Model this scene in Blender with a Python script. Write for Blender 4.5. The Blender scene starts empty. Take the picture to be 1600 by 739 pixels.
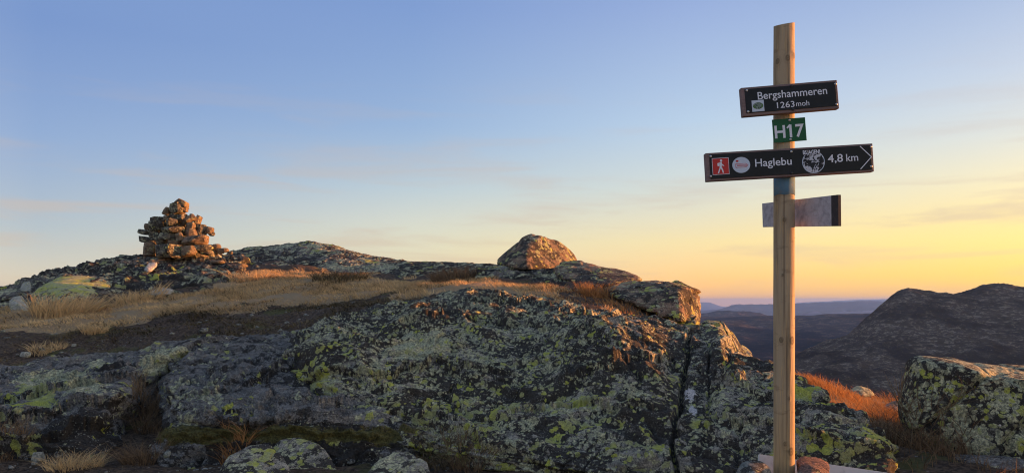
import bpy, bmesh, math, random
import numpy as np
from mathutils import Vector, Matrix
from mathutils.bvhtree import BVHTree

# ------------------------------------------------------------------ camera, world, sun, exposure
SC = bpy.context.scene
COL = SC.collection
F = 1142.0          # focal length in photo pixels (photo 1600 wide)
HY = 470.0          # picture row of eye level
SUN_AZ = 80.0       # degrees clockwise (to the right) from the view direction
SUN_EL = 4.0
cam_d = bpy.data.cameras.new('camera'); cam = bpy.data.objects.new('camera', cam_d); COL.objects.link(cam)
cam.location = (0, 0, 0); cam.rotation_euler = (math.radians(90), 0, 0)
cam_d.sensor_width = 36; cam_d.lens = 36 * F / 1600
cam_d.shift_y = (HY - 369.5) / 1600
cam_d.clip_start = 0.05; cam_d.clip_end = 300000
SC.camera = cam
SC.render.resolution_x = 1024; SC.render.resolution_y = 472
SC.view_settings.view_transform = 'Standard'; SC.view_settings.look = 'None'
SC.view_settings.exposure = 1.1; SC.view_settings.gamma = 1
SC.cycles.use_denoising = True
SC.cycles.filter_width = 1.1
SC.cycles.volume_bounces = 2
SC.cycles.max_bounces = 6
SC.cycles.diffuse_bounces = 4

world = bpy.data.worlds.new('World'); SC.world = world; world.use_nodes = True
WN, WL = world.node_tree.nodes, world.node_tree.links
WN.clear()
def wn(t, **k):
    n = WN.new(t)
    for a, b in k.items(): setattr(n, a, b)
    return n
sky = wn('ShaderNodeTexSky', sky_type='NISHITA', sun_disc=False)
sky.sun_elevation = math.radians(SUN_EL); sky.sun_rotation = math.radians(SUN_AZ)
sky.altitude = 1263; sky.air_density = 1.0; sky.dust_density = 1.0; sky.ozone_density = 2.0
bg = wn('ShaderNodeBackground'); bg.inputs['Strength'].default_value = 0.0804
out = wn('ShaderNodeOutputWorld')
WL.new(bg.outputs[0], out.inputs[0])
# evening sky: colour by height above the horizon, for six bearings from the sun (1 = towards it, -1 = away)
def lin(c): return tuple(((v / 255 + 0.055) / 1.055) ** 2.4 if v > 10 else v / 255 / 12.92 for v in c)
RAMPS = [
 (-1.00, [(0, (228, 200, 184)), (.05, (232, 208, 194)), (.12, (222, 208, 202)), (.25, (186, 192, 208)), (.5, (124, 151, 204)), (1, (124, 150, 202))]),
 (-0.39, [(0, (212, 190, 168)), (.025, (208, 198, 182)), (.086, (168, 178, 192)), (.19, (134, 158, 202)), (.31, (112, 140, 197)), (.5, (124, 151, 204)), (1, (124, 150, 202))]),
 (0.04, [(0, (230, 190, 152)), (.045, (222, 208, 176)), (.08, (214, 210, 188)), (.11, (202, 205, 198)), (.15, (180, 195, 207)), (.23, (145, 172, 212)), (.37, (120, 149, 205)), (.6, (122, 150, 204)), (1, (124, 150, 202))]),
 (0.41, [(0, (255, 172, 92)), (.03, (252, 196, 124)), (.079, (238, 214, 156)), (.147, (206, 211, 205)), (.23, (178, 199, 225)), (.37, (144, 166, 215)), (.6, (108, 134, 188)), (1, (124, 150, 202))]),
 (0.73, [(0, (255, 174, 72)), (.035, (255, 208, 86)), (.07, (254, 220, 116)), (.10, (249, 220, 140)), (.14, (238, 222, 178)), (.19, (214, 215, 210)), (.26, (188, 199, 220)), (.34, (160, 178, 215)), (.6, (116, 140, 190)), (1, (124, 150, 202))]),
 (1.00, [(0, (255, 176, 70)), (.035, (255, 214, 110)), (.10, (255, 228, 150)), (.19, (236, 226, 205)), (.34, (180, 194, 220)), (.6, (124, 146, 194)), (1, (124, 150, 202))]),
]
tcw = wn('ShaderNodeTexCoord'); sep = wn('ShaderNodeSeparateXYZ'); WL.new(tcw.outputs['Generated'], sep.inputs[0])
def wm(op, a, b=0.0, clamp=False):
    n = wn('ShaderNodeMath', operation=op, use_clamp=clamp)
    for i, v in enumerate((a, b)):
        if isinstance(v, bpy.types.NodeSocket): WL.new(v, n.inputs[i])
        else: n.inputs[i].default_value = v
    return n.outputs[0]
hlen = wm('SQRT', wm('MAXIMUM', wm('SUBTRACT', 1.0, wm('MULTIPLY', sep.outputs[2], sep.outputs[2])), 1e-5))
sdot = wm('DIVIDE', wm('ADD', wm('MULTIPLY', sep.outputs[0], math.sin(math.radians(SUN_AZ))), wm('MULTIPLY', sep.outputs[1], math.cos(math.radians(SUN_AZ)))), hlen)
zc = wm('SQRT', wm('MAXIMUM', sep.outputs[2], 0.0), clamp=True)
prev = None; pk = None
for k, st in RAMPS:
    r = wn('ShaderNodeValToRGB'); WL.new(zc, r.inputs[0]); r.color_ramp.interpolation = 'CARDINAL' if False else 'LINEAR'
    while len(r.color_ramp.elements) < len(st): r.color_ramp.elements.new(0.5)
    for e, (p_, c_) in zip(r.color_ramp.elements, st): e.position = math.sqrt(p_)
    for e, (p_, c_) in zip(r.color_ramp.elements, st): e.color = (*lin(c_), 1)
    if prev is None: prev = r.outputs[0]
    else:
        mr = wn('ShaderNodeMapRange', interpolation_type='LINEAR'); WL.new(sdot, mr.inputs[0]); mr.inputs[1].default_value = pk; mr.inputs[2].default_value = k
        mx = wn('ShaderNodeMix', data_type='RGBA'); WL.new(mr.outputs[0], mx.inputs[0]); WL.new(prev, mx.inputs[6]); WL.new(r.outputs[0], mx.inputs[7]); prev = mx.outputs[2]
    pk = k
# warm aureole round the low sun
dsun = wn('ShaderNodeVectorMath', operation='DOT_PRODUCT'); WL.new(tcw.outputs['Generated'], dsun.inputs[0]); dsun.inputs[1].default_value = (math.sin(math.radians(SUN_AZ)), math.cos(math.radians(SUN_AZ)), 0.05)
glow = wm('POWER', wm('MAXIMUM', dsun.outputs['Value'], 0.0), 14.0)
gsc = wn('ShaderNodeVectorMath', operation='SCALE'); gsc.inputs[0].default_value = (3.4, 2.3, 1.1); WL.new(glow, gsc.inputs[3])
gad = wn('ShaderNodeVectorMath', operation='ADD'); WL.new(prev, gad.inputs[0]); WL.new(gsc.outputs[0], gad.inputs[1]); prev = gad.outputs[0]
# thin high cloud streaks
mp = wn('ShaderNodeMapping'); WL.new(tcw.outputs['Generated'], mp.inputs[0]); mp.inputs['Scale'].default_value = (1.3, 1.3, 13); mp.inputs['Rotation'].default_value = (0.0, 0.04, 0)
cn = wn('ShaderNodeTexNoise'); WL.new(mp.outputs[0], cn.inputs[0]); cn.inputs['Scale'].default_value = 2.6; cn.inputs['Detail'].default_value = 7; cn.inputs['Roughness'].default_value = 0.55; cn.inputs['Distortion'].default_value = 0.4
cr = wn('ShaderNodeMapRange', interpolation_type='SMOOTHSTEP'); WL.new(cn.outputs[0], cr.inputs[0]); cr.inputs[1].default_value = 0.48; cr.inputs[2].default_value = 0.68
band = wn('ShaderNodeValToRGB'); WL.new(wm('MAXIMUM', sep.outputs[2], 0.0), band.inputs[0])
be = band.color_ramp.elements; be[0].position = 0.0; be[0].color = (.35, .35, .35, 1); be[1].position = 0.30; be[1].color = (.0, .0, .0, 1)
e_ = be.new(0.10); e_.color = (1, 1, 1, 1); e_ = be.new(0.17); e_.color = (.6, .6, .6, 1)
cf = wm('MULTIPLY', wm('MULTIPLY', cr.outputs[0], band.outputs[0]), 0.95)
cm = wn('ShaderNodeMix', data_type='RGBA'); WL.new(cf, cm.inputs[0]); WL.new(prev, cm.inputs[6]); 
cdk = wn('ShaderNodeMix', data_type='RGBA', blend_type='MULTIPLY'); cdk.inputs[0].default_value = 1.0; WL.new(prev, cdk.inputs[6]); cdk.inputs[7].default_value = (0.86, 0.80, 0.80, 1)
cmx = wn('ShaderNodeMix', data_type='RGBA'); cmx.inputs[0].default_value = 0.4; WL.new(cdk.outputs[2], cmx.inputs[6]); cmx.inputs[7].default_value = (*lin((214, 192, 172)), 1); WL.new(cmx.outputs[2], cm.inputs[7])
# a little of the physical sky on top, then to sky-texture units (strength 0.15)
nsc = wn('ShaderNodeMix', data_type='RGBA', blend_type='MULTIPLY'); nsc.inputs[0].default_value = 1.0; WL.new(cm.outputs[2], nsc.inputs[6]); nsc.inputs[7].default_value = (0.985 / 0.15, 0.945 / 0.15, 0.885 / 0.15, 1)
ns = wn('ShaderNodeMix', data_type='RGBA'); ns.inputs[0].default_value = 0.08; WL.new(nsc.outputs[2], ns.inputs[6])
nb = wn('ShaderNodeMix', data_type='RGBA', blend_type='MULTIPLY'); nb.inputs[0].default_value = 1.0; WL.new(sky.outputs[0], nb.inputs[6]); nb.inputs[7].default_value = (4, 4, 4, 1)
WL.new(nb.outputs[2], ns.inputs[7])
WL.new(ns.outputs[2], bg.inputs['Color'])

sun_d = bpy.data.lights.new('sun', 'SUN'); sun = bpy.data.objects.new('sun', sun_d); COL.objects.link(sun)
sun_d.energy = 5.0; sun_d.angle = math.radians(0.6); sun_d.color = (1.0, 0.39, 0.125)
_a, _e = math.radians(SUN_AZ), math.radians(SUN_EL)
SUNV = Vector((math.sin(_a) * math.cos(_e), math.cos(_a) * math.cos(_e), math.sin(_e)))
sun.rotation_euler = SUNV.to_track_quat('Z', 'Y').to_euler()

# ------------------------------------------------------------------ noise (vectorised)
_G = np.array([[1,1,0],[-1,1,0],[1,-1,0],[-1,-1,0],[1,0,1],[-1,0,1],[1,0,-1],[-1,0,-1],
               [0,1,1],[0,-1,1],[0,1,-1],[0,-1,-1],[1,1,0],[-1,1,0],[0,-1,1],[0,-1,-1]], dtype=np.float32)
def _hash(x, y, z, s):
    h = (x.astype(np.uint32) * np.uint32(374761393) + y.astype(np.uint32) * np.uint32(668265263)
         + z.astype(np.uint32) * np.uint32(2147483647) + np.uint32((s * 974634777 + 12345) & 0xffffffff))
    h = (h ^ (h >> np.uint32(13))) * np.uint32(1274126177)
    h = (h ^ (h >> np.uint32(15))) * np.uint32(2246822519)
    return h ^ (h >> np.uint32(16))
def perlin(P, s=0):
    P = np.asarray(P, dtype=np.float64) + 1000.37
    i = np.floor(P).astype(np.int64); f = (P - i).astype(np.float32)
    u = f * f * f * (f * (f * 6 - 15) + 10)
    r = 0
    for dx in (0, 1):
        wx = u[:, 0] if dx else 1 - u[:, 0]
        for dy in (0, 1):
            wy = u[:, 1] if dy else 1 - u[:, 1]
            for dz in (0, 1):
                wz = u[:, 2] if dz else 1 - u[:, 2]
                g = _G[_hash(i[:, 0] + dx, i[:, 1] + dy, i[:, 2] + dz, s) & np.uint32(15)]
                r = r + wx * wy * wz * (g[:, 0] * (f[:, 0] - dx) + g[:, 1] * (f[:, 1] - dy) + g[:, 2] * (f[:, 2] - dz))
    return r
def fbm(P, octs=4, s=0, gain=0.5, ridged=False):
    P = np.asarray(P); r = 0; a = 1.0; t = 0
    for o in range(octs):
        n = perlin(P * (2.03 ** o), s + o * 7)
        if ridged: n = 0.5 - np.abs(n) * 1.6
        r = r + a * n; t += a; a *= gain
    return r / t * 1.5
def cracks(P, s=0):
    """distance-to-cell-border like value (0 on a crack), cells of size 1"""
    P = np.asarray(P) + 500.0
    i = np.floor(P).astype(np.int64)
    d1 = np.full(len(P), 9.0); d2 = np.full(len(P), 9.0); idc = np.zeros(len(P))
    for dx in (-1, 0, 1):
        for dy in (-1, 0, 1):
            for dz in (-1, 0, 1):
                c = i + (dx, dy, dz)
                h = _hash(c[:, 0], c[:, 1], c[:, 2], s)
                q = np.stack([(h & np.uint32(1023)) / 1023., ((h >> np.uint32(10)) & np.uint32(1023)) / 1023., ((h >> np.uint32(20)) & np.uint32(1023)) / 1023.], 1)
                d = np.sqrt((((c + q) - P) ** 2).sum(1))
                m = d < d1
                d2 = np.where(m, d1, np.minimum(d2, d)); idc = np.where(m, (h & np.uint32(255)) / 255., idc); d1 = np.where(m, d, d1)
    return d2 - d1, idc
def sstep(a, b, x):
    t = np.clip((x - a) / (b - a), 0, 1); return t * t * (3 - 2 * t)

# ------------------------------------------------------------------ object helpers
def W(px, py, Y):
    return ((px - 800.0) / F * Y, Y, (HY - py) / F * Y)
def Wn(a):
    a = np.asarray(a, dtype=float)
    return np.stack([(a[..., 0] - 800) / F * a[..., 2], a[..., 2], (HY - a[..., 1]) / F * a[..., 2]], -1)
def tag(o, label=None, cat=None, group=None, kind=None):
    if label: o['label'] = label
    if cat: o['category'] = cat
    if group: o['group'] = group
    if kind: o['kind'] = kind
    return o
def mesh_np(name, V, Q, mat, smooth=True, attrs=None, tri=False):
    V = np.asarray(V, dtype=np.float32); Q = np.asarray(Q, dtype=np.int32)
    k = Q.shape[1]
    me = bpy.data.meshes.new(name)
    me.vertices.add(len(V)); me.vertices.foreach_set('co', V.ravel())
    me.loops.add(Q.size); me.loops.foreach_set('vertex_index', Q.ravel())
    me.polygons.add(len(Q)); me.polygons.foreach_set('loop_start', np.arange(0, Q.size, k, dtype=np.int32))
    me.polygons.foreach_set('loop_total', np.full(len(Q), k, dtype=np.int32))
    me.polygons.foreach_set('use_smooth', np.full(len(Q), smooth, dtype=bool))
    me.update(calc_edges=True)
    if attrs:
        for an, av in attrs.items():
            at = me.attributes.new(an, 'FLOAT', 'POINT'); at.data.foreach_set('value', np.asarray(av, dtype=np.float32))
    if mat: me.materials.append(mat)
    return me
def link(name, me, parent=None, loc=None):
    o = bpy.data.objects.new(name, me); COL.objects.link(o)
    if parent: o.parent = parent
    if loc is not None: o.location = loc
    return o
def empty(name, loc=(0, 0, 0)):
    o = bpy.data.objects.new(name, None); COL.objects.link(o); o.location = loc; o.empty_display_size = 0.1
    return o
def grid_faces(nu, nv):
    i = np.arange(nv - 1)[:, None] * nu + np.arange(nu - 1)[None, :]
    return np.stack([i, i + 1, i + nu + 1, i + nu], -1).reshape(-1, 4)
def grid_normals(G):
    du = np.gradient(G, axis=1); dv = np.gradient(G, axis=0)
    n = np.cross(du, dv); n /= np.linalg.norm(n, axis=2, keepdims=True) + 1e-12
    return n
def hermite(xs, ys, x):
    xs = np.asarray(xs, float); ys = np.asarray(ys, float)
    m = np.zeros_like(ys); d = np.diff(ys, axis=0) / np.diff(xs)[:, None]
    m[1:-1] = 0.5 * (d[1:] + d[:-1]); m[0] = d[0]; m[-1] = d[-1]
    sg = (d[1:] * d[:-1]) <= 0
    m[1:-1] = np.where(sg, m[1:-1] * 0.35, m[1:-1])
    k = np.clip(np.searchsorted(xs, x) - 1, 0, len(xs) - 2)
    h = (xs[k + 1] - xs[k])[:, None]; t = ((x - xs[k])[:, None]) / h
    return ((2*t**3 - 3*t**2 + 1) * ys[k] + (t**3 - 2*t**2 + t) * h * m[k] + (-2*t**3 + 3*t**2) * ys[k+1] + (t**3 - t**2) * h * m[k+1])
def loft(rows, nu, nv, vw=None):
    """rows: front (low) to back; each a list of (px, py, depth). returns grid nv x nu x 3 in world metres"""
    R = []
    t = np.linspace(0, 1, nu)
    for r in rows:
        r = np.asarray(r, float); p = (r[:, 0] - r[0, 0]) / (r[-1, 0] - r[0, 0])
        R.append(Wn(hermite(p, r, t)))
    R = np.stack(R)                                        # K,nu,3
    K = len(rows)
    if vw is None: vw = np.arange(K)
    vk = np.asarray(vw, float)
    v = np.linspace(vk[0], vk[-1], nv)
    out = np.zeros((nv, nu, 3))
    for c in range(3): out[..., c] = hermite(vk, R[..., c], v)
    return out

# ------------------------------------------------------------------ materials
def newmat(name, rough=0.9):
    m = bpy.data.materials.new(name); m.use_nodes = True
    nt = m.node_tree; b = nt.nodes['Principled BSDF']; b.inputs['Roughness'].default_value = rough
    b.inputs['Specular IOR Level'].default_value = 0.25
    return m, nt, b
class NT:
    def __init__(s, nt): s.nt = nt; s.n = nt.nodes; s.l = nt.links
    def node(s, t, **k):
        n = s.n.new(t)
        for a, b in k.items(): setattr(n, a, b)
        return n
    def put(s, sock, v):
        if isinstance(v, bpy.types.NodeSocket): s.l.new(v, sock)
        elif isinstance(v, (tuple, list)) and len(v) == 3 and sock.type == 'RGBA': sock.default_value = (*v, 1)
        else: sock.default_value = v
    def math(s, op, a, b=0.0, c=0.0, clamp=False):
        n = s.node('ShaderNodeMath', operation=op, use_clamp=clamp)
        s.put(n.inputs[0], a); s.put(n.inputs[1], b); s.put(n.inputs[2], c); return n.outputs[0]
    def mix(s, f, a, b, blend='MIX'):
        n = s.node('ShaderNodeMix', data_type='RGBA', blend_type=blend)
        s.put(n.inputs[0], f); s.put(n.inputs[6], a); s.put(n.inputs[7], b); return n.outputs[2]
    def noise(s, vec, scale, detail=4, rough=0.55, dist=0.0):
        n = s.node('ShaderNodeTexNoise'); s.put(n.inputs['Vector'], vec)
        n.inputs['Scale'].default_value = scale; n.inputs['Detail'].default_value = detail
        n.inputs['Roughness'].default_value = rough; n.inputs['Distortion'].default_value = dist
        return n.outputs[0]
    def ncol(s, vec, scale, detail=3):
        n = s.node('ShaderNodeTexNoise'); s.put(n.inputs['Vector'], vec)
        n.inputs['Scale'].default_value = scale; n.inputs['Detail'].default_value = detail
        return n.outputs[1]
    def voro(s, vec, scale, feature='F1', out=0, rnd=1.0):
        n = s.node('ShaderNodeTexVoronoi', feature=feature); s.put(n.inputs['Vector'], vec)
        n.inputs['Scale'].default_value = scale; n.inputs['Randomness'].default_value = rnd
        return n.outputs[out]
    def ss(s, x, a, b):
        n = s.node('ShaderNodeMapRange', interpolation_type='SMOOTHSTEP')
        s.put(n.inputs[0], x); n.inputs[1].default_value = a; n.inputs[2].default_value = b
        return n.outputs[0]
    def mapping(s, vec, scale=(1, 1, 1), rot=(0, 0, 0), loc=(0, 0, 0)):
        n = s.node('ShaderNodeMapping'); s.put(n.inputs[0], vec)
        n.inputs['Scale'].default_value = scale; n.inputs['Rotation'].default_value = rot; n.inputs['Location'].default_value = loc
        return n.outputs[0]
    def vadd(s, a, b):
        n = s.node('ShaderNodeVectorMath', operation='ADD'); s.put(n.inputs[0], a); s.put(n.inputs[1], b); return n.outputs[0]
    def vscale(s, a, f):
        n = s.node('ShaderNodeVectorMath', operation='SCALE'); s.put(n.inputs[0], a); n.inputs[3].default_value = f; return n.outputs[0]
    def attr(s, name):
        n = s.node('ShaderNodeAttribute', attribute_name=name); return n.outputs['Fac']
    def coord(s, which='Object'):
        return s.node('ShaderNodeTexCoord').outputs[which]
    def bump(s, h, strength, dist, prev=None):
        n = s.node('ShaderNodeBump'); n.inputs['Strength'].default_value = strength; n.inputs['Distance'].default_value = dist
        s.put(n.inputs['Height'], h)
        if prev is not None: s.l.new(prev, n.inputs['Normal'])
        return n.outputs[0]

def rock_mat(name, sc=1.0, dark=0.5, pale=0.5, yellow=0.3, base=((0.035, 0.036, 0.042), (0.16, 0.155, 0.16)), pink=0.0, off=0.0, tiltfol=0.35, ysc=1.0):
    """lichen-covered gneiss. dark/pale/yellow are cover fractions; per-vertex fields yl, pl, wh, ms shift them"""
    m, nt, b = newmat(name, 0.92); N = NT(nt)
    P0 = N.vadd(N.coord('Object'), (off, off * 0.7, off * 1.3))
    warp = N.vscale(N.vadd(N.ncol(P0, 9 * sc, 4), (-0.5, -0.5, -0.5)), 0.10 / sc)
    P = N.vadd(P0, warp)
    Pf = N.mapping(P0, scale=(1.0, 1.0, 4.5), rot=(0.25, tiltfol, 0.0))       # foliation
    grain = N.noise(P0, 55 * sc, 6, 0.7)
    fol = N.noise(Pf, 3.0 * sc, 8, 0.68, 0.4)
    big = N.noise(P, 1.1 * sc, 5, 0.6)
    col = N.mix(N.ss(N.math('ADD', N.math('MULTIPLY', fol, 0.6), N.math('MULTIPLY', grain, 0.4)), 0.36, 0.66), base[0], base[1])
    if pink > 0:
        col = N.mix(N.math('MULTIPLY', N.ss(N.noise(P, 2.3 * sc, 4), 0.45, 0.65), pink), col, (0.25, 0.16, 0.12))
    # dark crust
    dk = N.noise(N.vadd(P, (7.3, 1.1, 4.2)), 4.2 * sc, 11, 0.72, 0.3)
    reg = N.math('SUBTRACT', N.noise(N.vadd(P0, (31, 7, 2)), 0.75 * sc, 3, 0.5), 0.5)
    dkm = N.ss(N.math('ADD', N.math('ADD', dk, N.math('MULTIPLY', reg, 0.45)), N.math('MULTIPLY', N.attr('dk'), 0.5)), 0.62 - 0.24 * dark, 0.645 - 0.24 * dark)
    col = N.mix(N.math('MULTIPLY', dkm, 0.94), col, (0.030, 0.027, 0.025))
    # grey speckled crust in small rosettes
    pv = N.voro(P, 13 * sc)
    pn = N.noise(N.vadd(P, (3.3, 8.1, 0.2)), 3.6 * sc, 9, 0.72)
    pa = N.math('ADD', N.math('SUBTRACT', N.math('MULTIPLY', N.math('SUBTRACT', pn, N.math('MULTIPLY', reg, 0.35)), 1.25), N.math('MULTIPLY', pv, 0.42)), N.math('MULTIPLY', N.attr('pl'), 0.5))
    plm = N.ss(pa, 0.56 - 0.22 * pale, 0.60 - 0.22 * pale)
    pcol = N.mix(N.ss(N.noise(P, 30 * sc, 4), 0.38, 0.62), (0.17, 0.178, 0.128), (0.45, 0.46, 0.32))
    col = N.mix(N.math('MULTIPLY', plm, 0.9), col, pcol)
    # small light specks
    sp = N.ss(N.voro(P, 34 * sc), 0.30, 0.2)
    spm = N.math('MULTIPLY', sp, N.ss(N.noise(P0, 5 * sc, 3), 0.46, 0.56))
    col = N.mix(N.math('MULTIPLY', spm, 0.75), col, (0.26, 0.27, 0.25))
    # map lichen, green yellow, lobed patches with pale-green mature centres
    yv = N.voro(N.vadd(P, (1.7, 5.5, 9.2)), 7.5 * sc * ysc)
    yn = N.noise(N.vadd(P, (11.3, 2.1, 6.2)), 1.9 * sc * ysc, 8, 0.66)
    ya = N.math('ADD', N.math('SUBTRACT', N.math('MULTIPLY', yn, 1.3), N.math('MULTIPLY', yv, 0.5)), N.math('MULTIPLY', N.attr('yl'), 0.5))
    ylm = N.ss(ya, 0.56 - 0.24 * yellow, 0.585 - 0.24 * yellow)
    crk = N.ss(N.voro(P0, 60 * sc, 'DISTANCE_TO_EDGE'), 0.0, 0.09)
    ycol = N.mix(N.ss(N.noise(P, 2.6 * sc, 4), 0.40, 0.62), (0.33, 0.35, 0.19), (0.40, 0.43, 0.085))
    ycol = N.mix(N.math('MULTIPLY', N.math('SUBTRACT', 1.0, crk), 0.6), ycol, (0.03, 0.035, 0.02))
    ycol = N.mix(N.math('MULTIPLY', N.ss(grain, 0.56, 0.62), 0.5), ycol, (0.05, 0.055, 0.04))
    col = N.mix(N.math('MULTIPLY', ylm, 0.93), col, ycol)
    # moss
    mn = N.math('ADD', N.noise(P, 6 * sc, 6, 0.7), N.math('SUBTRACT', N.math('MULTIPLY', N.attr('ms'), 0.8), 0.35))
    mm = N.ss(mn, 0.5, 0.62)
    col = N.mix(mm, col, N.mix(grain, (0.022, 0.021, 0.010), (0.15, 0.14, 0.05)))
    # quartz or bleached bare stone
    wn_ = N.math('ADD', N.math('MULTIPLY', N.noise(P, 14 * sc, 6, 0.65), 0.7), N.math('SUBTRACT', N.attr('wh'), 0.6))
    wm = N.ss(wn_, 0.35, 0.40)
    col = N.mix(wm, col, N.mix(grain, (0.28, 0.28, 0.32), (0.55, 0.54, 0.57)))
    gg = N.ss(N.math('ADD', N.math('MULTIPLY', grain, 0.5), N.math('MULTIPLY', N.noise(P0, 24 * sc, 8, 0.8), 0.5)), 0.36, 0.64)
    col = N.mix(1.0, col, N.mix(gg, (0.50, 0.50, 0.52), (1.5, 1.5, 1.46)), 'MULTIPLY')
    col = N.mix(1.0, col, (1.50, 1.34, 1.06), 'MULTIPLY')
    nt.links.new(col, b.inputs['Base Color'])
    h = N.math('ADD', N.math('MULTIPLY', fol, 0.7), N.math('MULTIPLY', grain, 0.35))
    n1 = N.bump(h, 1.0, 0.07 / sc)
    h2 = N.math('ADD', N.math('MULTIPLY', plm, 0.5), N.math('ADD', N.math('MULTIPLY', ylm, 0.6), N.math('MULTIPLY', N.noise(P0, 130 * sc, 3, 0.7), 1.0)))
    n2 = N.bump(h2, 0.6, 0.008 / sc, n1)
    nt.links.new(n2, b.inputs['Normal'])
    return m
M_rock = rock_mat('lichen_gneiss', 2.1, dark=0.74, pale=0.50, yellow=0.25, base=((0.08, 0.076, 0.07), (0.33, 0.32, 0.29)))
M_slab = rock_mat('bare_gneiss', 1.3, dark=0.40, pale=0.02, yellow=-0.08, base=((0.065, 0.064, 0.066), (0.215, 0.212, 0.215)), off=3.1)
M_far = rock_mat('ridge_gneiss', 0.55, dark=0.55, pale=0.45, yellow=0.05, base=((0.06, 0.057, 0.054), (0.22, 0.205, 0.19)), off=8.2)
M_boulder = rock_mat('boulder_gneiss', 2.0, ysc=1.5, dark=0.64, pale=0.85, yellow=0.14, base=((0.06, 0.06, 0.052), (0.20, 0.20, 0.17)), off=5.7)
M_ridgeb = rock_mat('warm_gneiss', 1.2, dark=0.5, pale=0.2, yellow=0.05, base=((0.055, 0.045, 0.035), (0.24, 0.18, 0.135)), pink=0.5, off=1.7)
M_stone = rock_mat('loose_stone', 2.2, dark=0.35, pale=-0.1, yellow=-0.5, base=((0.045, 0.037, 0.03), (0.25, 0.185, 0.135)), pink=0.4, off=2.7)
M_pale = rock_mat('pale_stone', 1.2, dark=0.1, pale=0.2, yellow=-0.4, base=((0.18, 0.21, 0.2), (0.42, 0.41, 0.39)), off=6.7)

def soil_mat():
    m, nt, b = newmat('heath_soil', 0.97); N = NT(nt); P = N.coord('Object')
    a = N.noise(P, 1.6, 7, 0.65); g = N.noise(P, 26, 6, 0.75)
    col = N.mix(N.ss(g, 0.35, 0.68), (0.030, 0.019, 0.011), (0.20, 0.13, 0.075))
    mo = N.ss(N.math('ADD', N.noise(N.vadd(P, (4, 4, 4)), 1.3, 5, 0.6), N.math('MULTIPLY', N.attr('ms'), 0.3)), 0.56, 0.64)
    col = N.mix(N.math('MULTIPLY', mo, 0.85), col, N.mix(g, (0.03, 0.032, 0.010), (0.20, 0.18, 0.045)))
    st = N.math('MULTIPLY', N.ss(N.voro(P, 17), 0.2, 0.12), N.ss(a, 0.5, 0.56))
    col = N.mix(N.math('MULTIPLY', st, 0.8), col, (0.36, 0.33, 0.29))
    gr = N.ss(N.math('ADD', N.math('MULTIPLY', N.noise(P, 9, 6, 0.7), 0.5), N.math('MULTIPLY', N.attr('gr'), 0.75)), 0.5, 0.72)
    col = N.mix(gr, col, N.mix(g, (0.24, 0.155, 0.075), (0.62, 0.43, 0.22)))
    nt.links.new(col, b.inputs['Base Color'])
    nt.links.new(N.bump(N.math('ADD', g, N.math('MULTIPLY', a, 1.5)), 1.0, 0.05), b.inputs['Normal'])
    return m
M_soil = soil_mat()

# ------------------------------------------------------------------ hilltop terrain (one sheet, polar grid round the camera)
def azr(x, y): return np.stack([np.arctan2(x, y) * 2.4, np.log(np.hypot(x, y)) * 1.5], -1)
CP = []                      # world control points of the earth surface
def cp(*t):
    for px, py, Y in t: CP.append(W(px, py, Y))
cp((0, 740, 5.1), (200, 735, 5.0), (400, 745, 4.8), (600, 750, 4.7), (800, 775, 4.5), (1000, 800, 4.2), (1225, 830, 3.2), (1420, 790, 3.7), (1600, 765, 3.9), (1700, 760, 4.0), (-200, 740, 5.3))
cp((0, 665, 6.6), (200, 655, 6.6), (400, 660, 6.6), (700, 610, 7.0), (1000, 600, 6.6), (-200, 690, 6.5))
cp((0, 588, 8.4), (150, 566, 8.6), (330, 540, 8.7), (430, 528, 8.8), (-200, 610, 8.6))
cp((0, 540, 9.8), (200, 520, 10.2), (400, 500, 10.5), (560, 480, 10.3), (640, 470, 10), (-200, 560, 10))
cp((0, 512, 11.2), (200, 490, 11.8), (400, 470, 12.2), (550, 456, 12.3), (680, 449, 11.8), (780, 448, 11.0), (880, 460, 10.2), (-200, 530, 11.5))
cp((0, 497, 12.6), (150, 480, 13.2), (300, 462, 14.2), (380, 440, 15.6), (470, 432, 16.5), (560, 438, 16.2), (640, 442, 15), (740, 440, 13.2), (860, 450, 11.6), (950, 474, 10.3), (-200, 510, 13))
cp((0, 462, 16.5), (100, 425, 18.8), (220, 415, 20.5), (380, 418, 22.5), (480, 412, 23.5), (600, 428, 22), (720, 434, 19.5), (860, 437, 15.5), (960, 450, 12.5), (1050, 490, 10.5), (-200, 490, 17))
cp((1100, 560, 7.6), (1170, 600, 7.2), (1250, 603, 7.4), (1300, 606, 7.8), (1350, 622, 7.8), (1400, 640, 7.4), (1500, 660, 6.8), (1600, 660, 6.6), (1750, 660, 6.5))
cp((1280, 640, 5.9), (1400, 668, 5.8), (1400, 700, 4.9), (1500, 715, 4.6), (1600, 720, 4.7), (1450, 690, 5.3))
cp((1100, 640, 10.5), (1250, 625, 10.0), (1400, 660, 10), (1600, 690, 9.5))
for r, z in ((14, -3.2), (22, -6.5), (40, -14), (80, -34), (160, -85), (260, -150)):
    for az in (16, 26, 36, 50, 70): CP.append((r * math.sin(math.radians(az)), r * math.cos(math.radians(az)), z))
for r, zs in ((32, (-1.5, -0.5, 0.2, 0.0, -1.5)), (50, (-5, -4, -3, -4, -7)), (90, (-22, -20, -18, -20, -28)), (160, (-75, -70, -70, -72, -80)), (260, (-140, -140, -140, -140, -148))):
    for az, z in zip((-60, -40, -22, -8, 4), zs): CP.append((r * math.sin(math.radians(az)), r * math.cos(math.radians(az)), z))
for r, z in ((1.5, -1.5), (3, -1.45), (6, -1.7), (14, -3.0), (40, -12), (100, -45), (260, -148)):
    for az in (95, 130, 165, -165, -130, -95): CP.append((r * math.sin(math.radians(az)), r * math.cos(math.radians(az)), z))
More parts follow.
